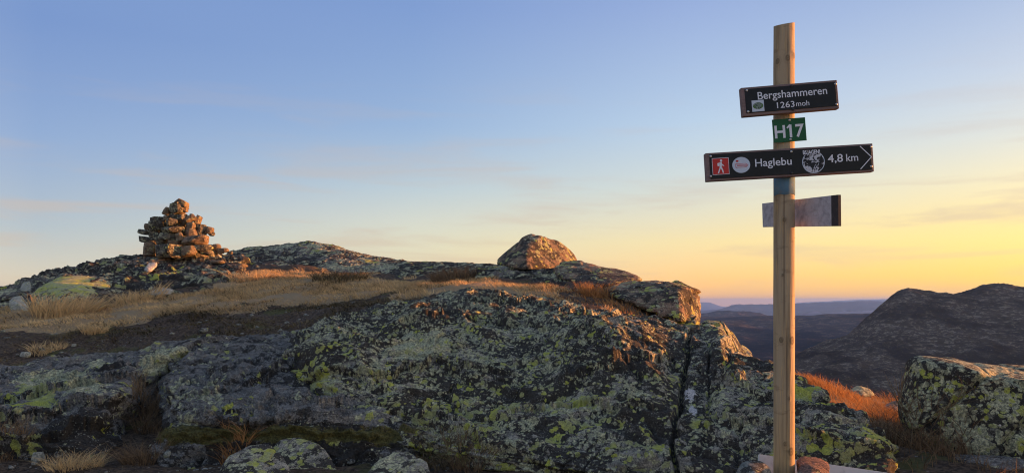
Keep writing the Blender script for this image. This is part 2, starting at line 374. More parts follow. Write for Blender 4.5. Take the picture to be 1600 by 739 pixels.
for x, y, z in ((0, 1.5, -1.45), (1.2, 2.2, -1.25), (-1.5, 2.6, -1.35), (0.3, 3.1, -1.2), (-2.6, 3.6, -1.3), (2.6, 2.4, -1.35)): CP.append((x, y, z))
CP = np.array(CP)
_K = azr(CP[:, 0], CP[:, 1])
_K2 = np.concatenate([_K, _K + (2 * math.pi * 2.4, 0), _K - (2 * math.pi * 2.4, 0)]); _Z2 = np.tile(CP[:, 2], 3)
_kp = np.abs(_K2[:, 0]) < 11.5
_K2, _Z2 = _K2[_kp], _Z2[_kp]
def _phi(a, b):
    d2 = ((a[:, None, :] - b[None]) ** 2).sum(-1) + 1e-9
    return 0.5 * d2 * np.log(d2)
_zs = np.arcsinh(_Z2 * 1.5)                       # compress far depths
_n = len(_K2); _A = np.zeros((_n + 3, _n + 3)); _A[:_n, :_n] = _phi(_K2, _K2) + np.eye(_n) * 0.004
_A[:_n, _n] = 1; _A[:_n, _n + 1:] = _K2; _A[_n, :_n] = 1; _A[_n + 1:, :_n] = _K2.T
_c = np.linalg.solve(_A, np.concatenate([_zs, [0, 0, 0]]))
def base_z(x, y):
    x = np.atleast_1d(np.asarray(x, float)); y = np.atleast_1d(np.asarray(y, float))
    o = np.zeros(len(x))
    for s in range(0, len(x), 20000):
        q = azr(x[s:s + 20000], y[s:s + 20000])
        o[s:s + 20000] = _phi(q, _K2) @ _c[:_n] + _c[_n] + q @ _c[_n + 1:]
    z = np.sinh(o) / 1.5
    P = np.stack([x, y, x * 0], -1); r = np.hypot(x, y)
    am = np.clip(r / 10, 0.25, 8)
    z = z + fbm(P * 0.9, 4, 3) * 0.10 * np.clip(am, 0, 1.3) + fbm(P * 5.0, 3, 9) * 0.025 + fbm(P * 0.06, 4, 5) * sstep(25, 120, r) * 6
    return z
def inpoly(x, y, poly):
    r = np.zeros(len(x), bool); n = len(poly)
    for i in range(n):
        x1, y1 = poly[i]; x2, y2 = poly[(i + 1) % n]
        c = ((y1 > y) != (y2 > y))
        with np.errstate(divide='ignore', invalid='ignore'):
            r ^= c & (x < (x2 - x1) * (y - y1) / (y2 - y1 + 1e-12) + x1)
    return r
def wpoly(l): return [W(a, b, c)[:2] for a, b, c in l]
MEADOW = wpoly([(-300, 0, 11.0), (0, 0, 10.8), (200, 0, 11.2), (400, 0, 11.4), (560, 0, 11.6), (660, 0, 10.6), (780, 0, 9.7), (900, 0, 9.6), (905, 0, 10.8), (800, 0, 12.2), (700, 0, 14.5), (560, 0, 17.3), (440, 0, 18.0), (370, 0, 16.8), (300, 0, 14.8), (150, 0, 13.6), (0, 0, 13.2), (-300, 0, 13.5)])
SUNNY = wpoly([(1170, 0, 6.9), (1290, 0, 6.3), (1380, 0, 5.6), (1470, 0, 6.3), (1700, 0, 6.6), (1700, 0, 8.2), (1300, 0, 8.4), (1190, 0, 8.0)])
def polymask(x, y, poly, jit=0.35):
    P = np.stack([x, y, x * 0], -1)
    return inpoly(x + fbm(P * 1.3, 4, 21) * jit * 3, y + fbm(P * 1.3, 4, 22) * jit * 3, poly)

a1 = np.radians(np.concatenate([np.linspace(-180, -46, 60, endpoint=False), np.linspace(-46, 46, 900, endpoint=False), np.linspace(46, 180, 61)]))
r1 = np.concatenate([np.geomspace(0.6, 3.5, 20, endpoint=False), np.geomspace(3.5, 30, 420, endpoint=False), np.geomspace(30, 260, 70)])
AA, RR = np.meshgrid(a1, r1)
X, Y_ = (RR * np.sin(AA)).ravel(), (RR * np.cos(AA)).ravel()
Z = base_z(X, Y_)
gm = polymask(X, Y_, MEADOW) | polymask(X, Y_, SUNNY) | ((Y_ < 1.5) & (fbm(np.stack([X, Y_, X * 0], -1) * 0.4, 3, 33) > -0.25))
me = mesh_np('hilltop', np.stack([X, Y_, Z], -1), grid_faces(len(a1), len(r1))[:, ::-1], M_soil, attrs={'gr': gm.astype(float), 'ms': np.zeros(len(X))})
tag(link('hilltop_ground', me), kind='structure', label='dark heath soil and thin turf between the rocks of the hilltop')

# ------------------------------------------------------------------ bedrock outcrops (lofted surfaces with real relief)
def blob(G, px, py, rx, ry, rot=0.0):
    """soft spot on a surface grid, centre seen at (px, py)"""
    gx = G[..., 0] / G[..., 1] * F + 800; gy = HY - G[..., 2] / G[..., 1] * F
    c, s = math.cos(rot), math.sin(rot); dx, dy = gx - px, gy - py
    return np.clip(1 - np.hypot((dx * c + dy * s) / rx, (-dx * s + dy * c) / ry), -1, 1)
def outcrop(name, rows, nu, nv, mat, vw=None, amp=1.0, fol=1.0, seed=0, blocky=0.05, grooves=(), attrs_fn=None, scale=1.0, edge=0.03, bulges=(), ledges=(), micro=1.0, side=0.04, foldir=(0.30, 0.10)):
    G = loft(rows, nu, nv, vw)
    uu = np.linspace(0, 1, nu)[None, :]
    G = G.copy(); G[..., 2] -= 0.45 * scale * (1 - sstep(0, side, uu)) ** 2 + 0.45 * scale * (1 - sstep(0, side, 1 - uu)) ** 2
    n = grid_normals(G)
    if n[..., 2].mean() < 0: n = -n
    P = G.reshape(-1, 3)
    s = 1.0 / scale
    # foliation: thin layers dipping gently
    q = np.stack([P[:, 0] * 0.55, P[:, 1] * 0.55, (P[:, 2] + P[:, 0] * foldir[0] * 0.5 + P[:, 1] * foldir[1]) * 4.2], -1) * s
    d = fbm(P * 0.55 * s, 3, seed) * 0.22 * amp + fbm(P * 2.1 * s, 4, seed + 3) * 0.085 * amp
    lay = fbm(q * 1.0, 5, seed + 11, 0.6)
    d += (np.abs(lay) ** 0.8 * -1 + 0.25) * 0.13 * fol * scale
    st = np.floor((q[:, 2] * 0.8 + fbm(P * 0.8 * s, 3, seed + 40) * 1.6) * 1.0); fr = (q[:, 2] * 0.8 + fbm(P * 0.8 * s, 3, seed + 40) * 1.6) - st
    d += (sstep(0, 0.16, fr) * (1 - fr) - 0.35) * 0.07 * fol * scale
    if blocky:
        wv = np.stack([fbm(P * 1.1 * s, 3, seed + 50 + k) for k in range(3)], -1) * 0.8
        c1, idc = cracks((P * (0.75, 0.75, 1.5)) * s + wv, seed + 1)
        d += (idc - 0.5) * blocky * 1.0 * scale - (1 - sstep(0.0, 0.07, c1)) * blocky * 1.1 * scale
        c2, idc2 = cracks((P * (2.2, 2.2, 4.0)) * s + wv * 2, seed + 2)
        d += (idc2 - 0.5) * blocky * 0.3 * scale - (1 - sstep(0.0, 0.06, c2)) * blocky * 0.2 * scale
    fine = fbm(np.stack([P[:, 0], P[:, 1] * .8, P[:, 2] * 2.6 + P[:, 0] * .3], -1) * 9 * s, 5, seed + 5, 0.62)
    d += (fine * 0.03 + (np.abs(fine) < 0.06) * -0.006) * micro * scale + fbm(P * 30 * s, 3, seed + 6, 0.7) * 0.010 * micro * scale
    d = d.reshape(G.shape[:2])
    for (x0, x1, x2, y0, y1, hh) in bulges:
        gx = G[..., 0] / G[..., 1] * F + 800; gy = HY - G[..., 2] / G[..., 1] * F
        jj = fbm(np.stack([gx.ravel() * 0.02, gy.ravel() * 0.02, gx.ravel() * 0], -1), 4, seed + 99).reshape(gx.shape) * 30
        ym = (y0 + y1) / 2
        xe = gx + jj + 18 * ((gy - ym) / (y1 - y0)) ** 2
        d += hh * sstep(x0, x1, xe) * (1 - sstep(x1, x2, xe)) * sstep(y0, ym, gy + jj * .5) * (1 - sstep(ym, y1, gy + jj * .5))
    for (pts, hh, dec) in ledges:                          # small broken steps: sharp on the low side, fading upslope
        gx = G[..., 0] / G[..., 1] * F + 800; gy = HY - G[..., 2] / G[..., 1] * F
        lx = [p[0] for p in pts]; ly = [p[1] for p in pts]
        jx = fbm(np.stack([gx.ravel() * 0.035, gy.ravel() * 0.01, gx.ravel() * 0 + len(pts)], -1), 5, seed + 55, 0.6).reshape(gx.shape) * 13
        sd = np.interp(gx, lx, ly) + jx - gy
        fade = sstep(lx[0], lx[0] + 40, gx) * (1 - sstep(lx[-1] - 40, lx[-1], gx))
        d += hh * fade * sstep(0, 3.0, sd) * np.exp(-np.clip(sd, 0, None) / dec)
    for (pts, wdt, dep) in grooves:                        # fissures: polyline in picture coordinates of the surface
        gx = G[..., 0] / G[..., 1] * F + 800; gy = HY - G[..., 2] / G[..., 1] * F
        jit = fbm(np.stack([gx.ravel() * 0.03, gy.ravel() * 0.03, gx.ravel() * 0], -1), 3, seed + 77).reshape(gx.shape) * 9
        best = np.full(gx.shape, 1e9)
        for (ax, ay), (bx, by) in zip(pts[:-1], pts[1:]):
            L2 = (bx - ax) ** 2 + (by - ay) ** 2
            t = np.clip(((gx - ax) * (bx - ax) + (gy - ay) * (by - ay)) / L2, 0, 1)
            best = np.minimum(best, np.hypot(gx + jit - ax - t * (bx - ax), gy - ay - t * (by - ay)))
        d -= dep * (1 - sstep(0.15 * wdt, wdt, best))
    G2 = G + n * d[..., None]
    at = {k: np.zeros(nu * nv) for k in ('yl', 'pl', 'wh', 'ms', 'dk')}
    if attrs_fn:
        for k, v in attrs_fn(G, n, d).items(): at[k] = np.clip(v, -2, 2).ravel()
    Q = grid_faces(nu, nv)
    me = mesh_np(name, G2.reshape(-1, 3), Q, mat, attrs=at)
    o = link(name, me)
    return o, G2

# --- the big lichen-covered outcrop behind the signpost
main_rows = [
    [(400, 640, 7.0), (440, 640, 6.9), (520, 690, 6.1), (600, 725, 5.6), (700, 745, 5.35), (800, 770, 5.1), (900, 795, 4.8), (1000, 810, 4.55), (1100, 830, 4.3), (1250, 840, 4.1), (1380, 815, 4.0), (1440, 790, 4.1)],
    [(418, 590, 7.0), (450, 608, 6.6), (520, 645, 6.0), (600, 690, 5.5), (700, 703, 5.25), (800, 718, 5.0), (900, 732, 4.75), (1000, 750, 4.5), (1100, 765, 4.25), (1250, 770, 4.0), (1380, 760, 3.95), (1425, 750, 4.1)],
    [(422, 572, 7.05), (460, 578, 6.6), (530, 590, 6.2), (600, 620, 5.9), (700, 640, 5.75), (800, 648, 5.55), (900, 655, 5.35), (1000, 668, 5.05), (1100, 680, 4.75), (1250, 690, 4.35), (1370, 708, 4.15), (1418, 732, 4.15)],
    [(427, 560, 7.15), (470, 548, 7.0), (540, 540, 6.9), (620, 543, 6.9), (700, 548, 6.9), (800, 553, 6.8), (900, 562, 6.6), (1000, 575, 6.2), (1090, 595, 5.8), (1220, 632, 5.1), (1350, 680, 4.4), (1412, 717, 4.25)],
    [(430, 554, 7.4), (480, 526, 7.7), (560, 495, 8.3), (640, 482, 8.6), (720, 480, 8.6), (810, 486, 8.4), (900, 500, 8.0), (980, 516, 7.6), (1060, 535, 7.1), (1180, 585, 6.0), (1320, 650, 4.85), (1408, 708, 4.35)],
    [(434, 552, 7.6), (490, 517, 8.3), (570, 483, 9.2), (640, 467, 9.9), (710, 457, 10.4), (800, 460, 10.3), (880, 473, 9.8), (970, 494, 9.0), (1080, 520, 8.0), (1190, 577, 6.6), (1315, 640, 5.1), (1405, 704, 4.5)],
    [(436, 562, 8.0), (495, 532, 9.0), (575, 505, 10.3), (650, 498, 11.2), (720, 495, 11.6), (800, 500, 11.6), (890, 516, 10.8), (980, 540, 9.8), (1090, 580, 8.6), (1200, 645, 7.0), (1320, 700, 5.5), (1405, 745, 4.8)],
]
def main_attr(G, n, d):
    px = G[..., 0] / G[..., 1] * F + 800; py = HY - G[..., 2] / G[..., 1] * F
    yl = (sstep(500, 640, py) - 0.6) * 0.16 - 0.06
    for b in ((440, 565, 34, 22), (500, 592, 42, 34), (545, 528, 26, 16), (745, 648, 60, 26), (800, 640, 40, 20), (880, 635, 60, 22), (950, 636, 45, 20), (1025, 695, 38, 20), (1380, 690, 60, 45), (1240, 610, 30, 25), (670, 640, 40, 22), (1090, 655, 25, 16), (1320, 700, 60, 25), (1250, 690, 45, 30)):
        yl = yl + (0.42 if b[0] < 520 else 0.26) * np.clip(blob(G, b[0], b[1], b[2] * 1.3, b[3] * 1.3), 0, 1)
    pl = 1.0 * np.clip(blob(G, 648, 550, 62, 26), 0, 1) + 0.02
    pl = pl + 0.12 * np.clip(blob(G, 1000, 620, 60, 30), 0, 1)
    wh = 0.78 * np.maximum(0, np.maximum(blob(G, 1078, 604, 24, 20), blob(G, 1081, 624, 19, 20))) ** 0.5
    ms = np.clip(1 - (700 - py) / 40, 0, 1) * 0.45 * (px < 760)
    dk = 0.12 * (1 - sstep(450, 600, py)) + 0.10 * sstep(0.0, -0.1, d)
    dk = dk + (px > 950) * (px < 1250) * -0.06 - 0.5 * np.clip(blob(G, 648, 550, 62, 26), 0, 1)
    yl = yl - 0.10 * sstep(900, 980, px)
    pl = pl - 0.08 * sstep(920, 1000, px)
    return dict(yl=yl, pl=pl, wh=wh, ms=ms, dk=dk)
o, G_main = outcrop('rock_outcrop', main_rows, 1000, 420, M_rock, vw=[0, 0.45, 1.1, 2.1, 3.0, 3.6, 4.0], bulges=[(780, 950, 1064, 480, 630, 0.27), (1080, 1120, 1150, 510, 590, 0.10)], seed=4, blocky=0.035, amp=0.5, fol=0.95, micro=0.6,
    ledges=[([(460, 600), (560, 592), (680, 578), (820, 590)], 0.09, 22), ([(860, 612), (950, 596), (1062, 560)], 0.08, 20), ([(600, 522), (740, 505), (900, 530)], 0.08, 14),
            ([(780, 655), (900, 630), (1050, 640)], 0.07, 26), ([(1070, 640), (1180, 660), (1330, 700)], 0.06, 24), ([(1075, 575), (1150, 600), (1260, 640)], 0.06, 16), ([(540, 660), (640, 648), (760, 668)], 0.06, 20), ([(700, 470), (850, 482), (980, 520)], 0.09, 10)],
    grooves=[([(1072, 500), (1076, 560), (1064, 600), (1058, 640), (1050, 700), (1056, 760)], 7, 0.10),
             ([(1106, 508), (1104, 545), (1108, 580)], 4, 0.06),
             ([(600, 655), (700, 640), (830, 628), (930, 600), (1040, 585)], 5, 0.045),
             ([(560, 610), (640, 590), (760, 575), (900, 572)], 4, 0.03),
             ([(700, 480), (800, 500), (900, 540), (1000, 600)], 5, 0.04)], attrs_fn=main_attr)
tag(o, 'huge domed rock outcrop blotched with black, grey and yellow-green lichen behind the signpost', 'rock outcrop')

# --- lower left bedrock
left_rows = [
    [(-420, 790, 5.6), (0, 760, 5.35), (100, 745, 5.3), (160, 740, 5.4), (200, 700, 6.0)],
    [(-420, 740, 5.6), (0, 700, 5.5), (80, 690, 5.55), (150, 680, 5.7), (205, 655, 6.3)],
    [(-420, 700, 5.9), (0, 655, 5.9), (90, 650, 6.0), (170, 632, 6.2), (215, 615, 6.7)],
    [(-420, 660, 6.8), (0, 612, 7.0), (100, 600, 7.0), (200, 580, 7.2), (250, 572, 7.4)],
    [(-420, 625, 8.0), (0, 586, 8.0), (100, 573, 8.0), (200, 556, 8.1), (330, 536, 8.2)],
    [(-420, 615, 8.6), (0, 578, 8.5), (120, 562, 8.5), (240, 542, 8.5), (400, 524, 8.6)],
    [(-420, 640, 9.0), (0, 600, 9.0), (120, 582, 9.0), (250, 560, 9.0), (420, 545, 9.0)],
]
def left_attr(G, n, d):
    px = G[..., 0] / G[..., 1] * F + 800; py = HY - G[..., 2] / G[..., 1] * F
    yl = -0.05 + 0 * px; pl = -0.05 + 0 * px
    for b in ((20, 640, 60, 26), (70, 635, 30, 14), (60, 610, 30, 10), (30, 695, 40, 18)): yl = yl + 0.75 * np.clip(blob(G, b[0], b[1], b[2] * 1.25, b[3] * 1.3), 0, 1)
    for b in ((100, 590, 50, 9), (160, 572, 30, 8), (60, 600, 40, 10), (275, 557, 45, 9), (240, 574, 22, 12), (138, 622, 38, 20)): pl = pl + 1.6 * np.clip(blob(G, b[0], b[1], b[2] * 1.2, b[3] * 1.4), 0, 1)
    return dict(yl=yl, pl=pl, dk=0.15 * sstep(640, 680, py))
o, G_left = outcrop('bedrock_slab', left_rows, 460, 300, M_slab, seed=23, ledges=[([(-200, 640), (60, 622), (230, 590)], 0.10, 14), ([(-200, 672), (60, 662), (210, 640)], 0.12, 20), ([(-100, 605), (120, 590), (300, 560)], 0.07, 10), ([(-100, 700), (60, 690), (190, 668)], 0.10, 16)], blocky=0.03, amp=0.5, fol=0.7, micro=0.6, attrs_fn=left_attr)
tag(o, 'smooth dark grey bedrock slab with pale green lichen at the lower left edge', 'bedrock')

mid_rows = [
    [(205, 770, 5.3), (260, 755, 5.2), (330, 752, 5.15), (430, 755, 5.1), (540, 762, 5.05), (680, 765, 5.05)],
    [(225, 690, 5.75), (262, 697, 5.5), (330, 702, 5.42), (430, 702, 5.35), (540, 706, 5.3), (680, 712, 5.3)],
    [(236, 655, 5.9), (280, 666, 5.65), (340, 664, 5.55), (430, 664, 5.5), (540, 668, 5.45), (680, 680, 5.5)],
    [(242, 640, 6.0), (300, 650, 5.7), (350, 648, 5.6), (440, 648, 5.55), (540, 650, 5.6), (670, 660, 5.7)],
    [(240, 606, 6.5), (300, 606, 6.4), (370, 600, 6.3), (450, 598, 6.3), (540, 605, 6.3), (640, 630, 6.3)],
    [(236, 590, 7.2), (300, 570, 7.4), (370, 555, 7.6), (450, 545, 7.8), (540, 550, 7.8), (620, 570, 7.8)],
    [(250, 575, 8.0), (320, 545, 8.4), (400, 530, 8.6), (480, 522, 8.7), (540, 530, 8.7), (620, 560, 8.7)],
]
def mid_attr(G, n, d):
    px = G[..., 0] / G[..., 1] * F + 800; py = HY - G[..., 2] / G[..., 1] * F
    ms = np.exp(-((py - 682) / 20) ** 2) * 0.72 + 0.35 * np.clip(blob(G, 330, 560, 90, 40), 0, 1)
    yl = -0.1 + 0.5 * np.clip(blob(G, 268, 608, 22, 6), 0, 1) + 0.3 * np.clip(blob(G, 590, 660, 60, 22), 0, 1)
    return dict(ms=ms, yl=yl, wh=0.75 * np.clip(blob(G, 412, 600, 12, 4), 0, 1), pl=-0.05 + 0.3 * np.clip(blob(G, 300, 620, 60, 50), 0, 1), dk=0.2 * sstep(650, 672, py))
o, G_mid = outcrop('bedrock_slab', mid_rows, 420, 300, M_slab, seed=31, ledges=[([(240, 640), (330, 620), (430, 590), (520, 575)], 0.07, 16), ([(250, 610), (340, 590), (460, 560)], 0.06, 12), ([(300, 655), (420, 640), (560, 632)], 0.05, 14), ([(260, 690), (420, 682), (620, 690)], 0.06, 12)], blocky=0.035, amp=0.5, fol=0.8, micro=0.9, side=0.10, attrs_fn=mid_attr)
tag(o, 'dark bluish bedrock slab with a mossy front edge below the left nose of the outcrop', 'bedrock')

# --- left ridge below the cairn
lr_rows = [
    [(-320, 540, 12.6), (0, 512, 12.9), (100, 495, 13.4), (200, 485, 13.9), (300, 470, 14.4), (350, 452, 15.4), (400, 440, 16.2)],
    [(-320, 520, 12.9), (0, 485, 13.4), (100, 474, 13.8), (200, 472, 14.2), (290, 460, 14.7), (345, 444, 15.6), (400, 434, 16.4)],
    [(-320, 500, 13.8), (0, 470, 14.4), (90, 452, 14.8), (190, 448, 15.2), (280, 444, 15.5), (340, 432, 16.2), (400, 424, 17)],
    [(-320, 490, 15.2), (0, 460, 15.6), (90, 432, 16.2), (180, 424, 16.8), (270, 420, 17.2), (340, 414, 17.6), (400, 412, 18.2)],
    [(-320, 480, 16.8), (0, 452, 17), (70, 430, 17.6), (130, 412, 18.2), (190, 404, 18.6), (260, 402, 19), (330, 400, 19.4), (400, 402, 19.8)],
    [(-320, 490, 18.5), (0, 462, 19), (90, 432, 19.5), (180, 412, 20), (270, 405, 20.6), (340, 405, 21), (400, 408, 21.2)],
]
def lr_attr(G, n, d):
    yl = -0.1 + 0.45 * np.clip(blob(G, 240, 437, 40, 12), 0, 1)
    return dict(yl=yl, pl=0.02 + 0 * yl, wh=0.75 * np.clip(np.maximum(blob(G, 252, 456, 30, 11), blob(G, 237, 416, 16, 8, -0.5)), 0, 1), dk=0.03 + 0 * yl)
o, G_lr = outcrop('ridge_outcrop', lr_rows, 520, 200, M_far, seed=41, blocky=0.025, amp=0.4, fol=1.25, micro=0.8, attrs_fn=lr_attr, scale=1.3)
tag(o, 'layered grey bedrock ridge under the cairn, at the left', 'rock outcrop')

bk_rows = [
    [(320, 432, 18.6), (400, 436, 18), (500, 440, 17.8), (600, 446, 16.8), (680, 452, 15.4), (740, 455, 14.6), (820, 454, 13.4), (900, 464, 12.4)],
    [(325, 418, 19), (400, 423, 18.5), (500, 428, 18.2), (600, 434, 17.2), (680, 439, 16), (740, 440, 15), (820, 432, 13.9), (900, 444, 12.8)],
    [(330, 408, 20), (400, 408, 19.8), (490, 410, 19.5), (590, 420, 18.6), (670, 424, 17.4), (740, 426, 16.4), (820, 420, 15), (900, 430, 13.6)],
    [(335, 403, 21.2), (375, 391, 22), (430, 385, 22.6), (485, 381, 22.8), (540, 391, 22.2), (600, 403, 21.4), (680, 408, 20), (760, 411, 18.2), (830, 415, 16.5), (900, 424, 14.6)],
    [(335, 412, 23), (375, 402, 24), (430, 396, 24.6), (485, 392, 25), (540, 402, 24.2), (600, 414, 23.4), (680, 420, 22), (760, 424, 20), (830, 432, 18), (900, 445, 16)],
]
o, G_bk = outcrop('ridge_outcrop', bk_rows, 560, 170, M_far, seed=57, blocky=0.02, amp=0.45, fol=0.45, micro=0.6, scale=1.5,
    attrs_fn=lambda G, n, d: dict(yl=-0.04 + 0.12 * np.clip(blob(G, 490, 390, 60, 16), 0, 1), pl=0.05 + 0 * d, wh=0.7 * np.clip(blob(G, 668, 421, 16, 6), 0, 1), dk=0.12 * sstep(560, 640, G[..., 0] / G[..., 1] * F + 800)))
tag(o, 'long low whaleback of grey bedrock on the skyline between the cairn and the perched boulder', 'rock outcrop')

sd_rows = [
    [(720, 470, 12.6), (800, 468, 12.0), (880, 486, 10.8), (960, 508, 9.6), (1040, 528, 8.9), (1110, 545, 8.6)],
    [(725, 449, 12.9), (800, 450, 12.3), (880, 462, 11.2), (960, 484, 10.0), (1040, 506, 9.2), (1105, 522, 8.9)],
    [(730, 438, 13.3), (800, 434, 12.9), (880, 444, 12.0), (960, 470, 10.6), (1040, 496, 9.6), (1102, 506, 9.3)],
    [(735, 424, 14.4), (800, 422, 14.0), (880, 426, 13.4), (960, 445, 12.0), (1040, 470, 10.8), (1098, 492, 10.3)],
    [(740, 430, 16.0), (800, 430, 15.6), (880, 434, 15.0), (960, 460, 13.6), (1040, 490, 12.4), (1096, 520, 11.6)],
]
o, G_sd = outcrop('ridge_outcrop', sd_rows, 360, 150, M_far, seed=67, blocky=0.05, amp=0.35, fol=0.8, micro=0.8, scale=1.1,
    attrs_fn=lambda G, n, d: dict(yl=-0.06 + 0.3 * np.clip(blob(G, 850, 436, 26, 12), 0, 1), dk=0.06 + 0 * d, pl=0.03 + 0 * d))
tag(o, 'dark layered bedrock carrying the perched boulder and the slabs right of it', 'rock outcrop')

# ------------------------------------------------------------------ convex-hull rocks
_ico = {}
def ico(sub):
    if sub not in _ico:
        bm = bmesh.new(); bmesh.ops.create_icosphere(bm, subdivisions=sub, radius=1.0)
        V = np.array([v.co[:] for v in bm.verts]); Fc = np.array([[v.index for v in f.verts] for f in bm.faces]); bm.free()
        _ico[sub] = (V / np.linalg.norm(V, axis=1, keepdims=True), Fc)
    return _ico[sub]
def hull_planes(pts):
    bm = bmesh.new()
    for p in pts: bm.verts.new(p)
    bm.verts.ensure_lookup_table()
    r = bmesh.ops.convex_hull(bm, input=bm.verts)
    bmesh.ops.recalc_face_normals(bm, faces=bm.faces)
    c = np.mean(np.array(pts), axis=0)
    N_, H_ = [], []
    for f in bm.faces:
        n = np.array(f.normal[:]); h = float(np.dot(n, np.array(f.verts[0].co[:]) - c))
        if h < 0: n, h = -n, -h
        if np.linalg.norm(n) > 0.5 and h > 1e-4: N_.append(n); H_.append(h)
    bm.free()
    return c, np.array(N_), np.array(H_)
def hull_rock(pts, sub=5, flat=False, sharp=14.0, amp=0.03, freq=3.0, seed=0, fol=0.0, attrs_fn=None, mat=None, name='rock', crk=0.0, centre_local=True, small=0.4):
    c, N_, H_ = hull_planes(pts)
    D, Fc = ico(sub)
    t = (D @ N_.T) / H_[None]
    t = np.maximum(t, 1e-6)
    # soft maximum so edges are worn round
    r = 1.0 / (np.sum(t ** sharp, axis=1) ** (1.0 / sharp))
    P = D * r[:, None]
    q = P + c + seed * 3.7
    d = fbm(q * freq * 0.6, 3, seed) * amp * 1.2 + fbm(q * freq * 2.4, 4, seed + 3, 0.6) * amp * small
    if fol: d = d + (fbm(np.stack([q[:, 0] * 0.5, q[:, 1] * 0.5, (q[:, 2] + q[:, 0] * .2) * 5], -1) * freq * 0.6, 4, seed + 9)) * fol
    if crk:
        w = np.stack([fbm(q * 1.2 * freq * .4, 2, seed + 60 + k) for k in range(3)], -1) * 0.6
        c1, idc = cracks(q * freq * 0.45 + w, seed + 2); d = d + (idc - 0.5) * crk - (1 - sstep(0, 0.08, c1)) * crk * 0.8
    P = P + D * d[:, None]
    at = {k: np.zeros(len(P)) for k in ('yl', 'pl', 'wh', 'ms', 'dk')}
    if attrs_fn:
        for k, v in attrs_fn((P + c)[None]).items(): at[k] = np.asarray(v).ravel()
    me = mesh_np(name, P, Fc, mat, smooth=not flat, attrs=at)
    return me, Vector(c)
def hull_px(name, pts, label, cat='rock', group=None, parent=None, **k):
    me, c = hull_rock([W(*p) for p in pts], name=name, **k)
    o = link(name, me, parent, c)
    if label: tag(o, label, cat, group)
    return o

# perched boulder on the skyline
hull_px('boulder', [(774, 413, 14.6), (776, 405, 15.2), (800, 384, 14.9), (812, 368, 15.1), (826, 363, 15.3), (850, 367, 15.2), (880, 380, 15.6), (900, 396, 15.8), (905, 408, 15.8),
    (878, 420, 14.6), (826, 424, 13.7), (786, 419, 14.0), (822, 392, 14.1), (800, 405, 16.2), (880, 405, 16.6), (840, 372, 15.9)],
    'big brown boulder perched on the skyline, sunlit on its right side', 'boulder', sub=6, sharp=22, amp=0.05, freq=2.2, seed=3, crk=0.03, mat=M_ridgeb)
# slabs stepping down to the right
hull_px('boulder', [(866, 416, 13.2), (880, 409, 13.4), (908, 407, 13.4), (938, 413, 13.2), (955, 423, 12.9), (992, 430, 12.4), (1002, 438, 12.2), (960, 446, 11.6), (920, 448, 11.6), (880, 434, 12.2), (868, 428, 12.8),
    (900, 425, 14.6), (990, 440, 13.8), (920, 466, 12.2), (875, 450, 12.8)],
    'flat grey slab just right of the perched boulder', 'boulder', sub=6, sharp=50, amp=0.045, freq=2.0, seed=9, fol=0.04, crk=0.08, mat=M_ridgeb)
hull_px('boulder', [(944, 450, 10.8), (960, 444, 11.1), (1000, 436, 11.3), (1034, 434, 11.3), (1052, 441, 11.1), (1086, 448, 10.8), (1096, 458, 11.3), (1095, 472, 11.2), (1093, 484, 11.1), (1099, 500, 10.9),
    (1066, 505, 9.3), (1010, 486, 9.6), (960, 466, 10.1), (1050, 460, 12.8), (1080, 470, 12.8), (980, 470, 12.2), (1062, 450, 9.9)],
    'blocky grey slab with a sunlit overhanging nose above the valley', 'boulder', sub=6, sharp=60, amp=0.045, freq=2.1, seed=15, fol=0.04, crk=0.10, mat=M_ridgeb)
hull_px('boulder', [(1085, 520, 7.6), (1100, 500, 8.0), (1128, 503, 8.0), (1146, 516, 8.4), (1152, 535, 8.4), (1170, 560, 8.2), (1168, 580, 8.0), (1128, 578, 6.7), (1085, 550, 7.0), (1110, 540, 9.2), (1150, 560, 9.2), (1126, 516, 7.4)],
    'rounded block of rock with a glowing sunlit edge where the outcrop drops to the valley', 'boulder', sub=6, sharp=18, amp=0.05, freq=2.6, seed=21, crk=0.05, mat=M_rock)
hull_px('boulder', [(1146, 548, 8.8), (1158, 537, 9), (1170, 545, 9), (1178, 560, 8.8), (1176, 580, 8.6), (1150, 585, 8.4), (1160, 560, 9.8)],
    'small dark block below the glowing edge of the outcrop', 'boulder', sub=4, sharp=16, amp=0.04, freq=3, seed=24, mat=M_rock)
# large boulder at the right edge
def rb_attr(G):
    px = G[..., 0] / G[..., 1] * F + 800; py = HY - G[..., 2] / G[..., 1] * F
    top = sstep(0.045, 0.0, (570 + (px - 1425) * 0.2 - py) * -0.01)
    return dict(yl=0.06 - 0.6 * top, ms=0.3 * sstep(640, 720, py), wh=0.6 * np.clip(blob(G, 1560, 665, 40, 35), 0, 1), dk=0.1 + 0 * px)
rb = [(1404, 628, 5.3), (1408, 600, 5.4), (1416, 566, 5.5), (1424, 556, 5.55), (1437, 551, 5.8), (1530, 563, 6.2), (1640, 578, 6.3), (1850, 600, 6.6),
      (1445, 566, 5.15), (1600, 593, 4.75), (1800, 640, 4.5), (1412, 648, 5.1), (1430, 672, 5.0), (1540, 700, 4.75), (1600, 730, 4.6), (1800, 760, 4.3), (1450, 690, 6.0), (1850, 760, 6.3), (1440, 720, 5.9), (1550, 780, 4.9)]
hull_px('boulder', rb, 'large square-edged boulder thick with grey-green lichen at the right edge', 'boulder', sub=7, sharp=30, amp=0.06, freq=2.2, seed=33, fol=0.02, crk=0.06, mat=M_boulder, attrs_fn=rb_attr)
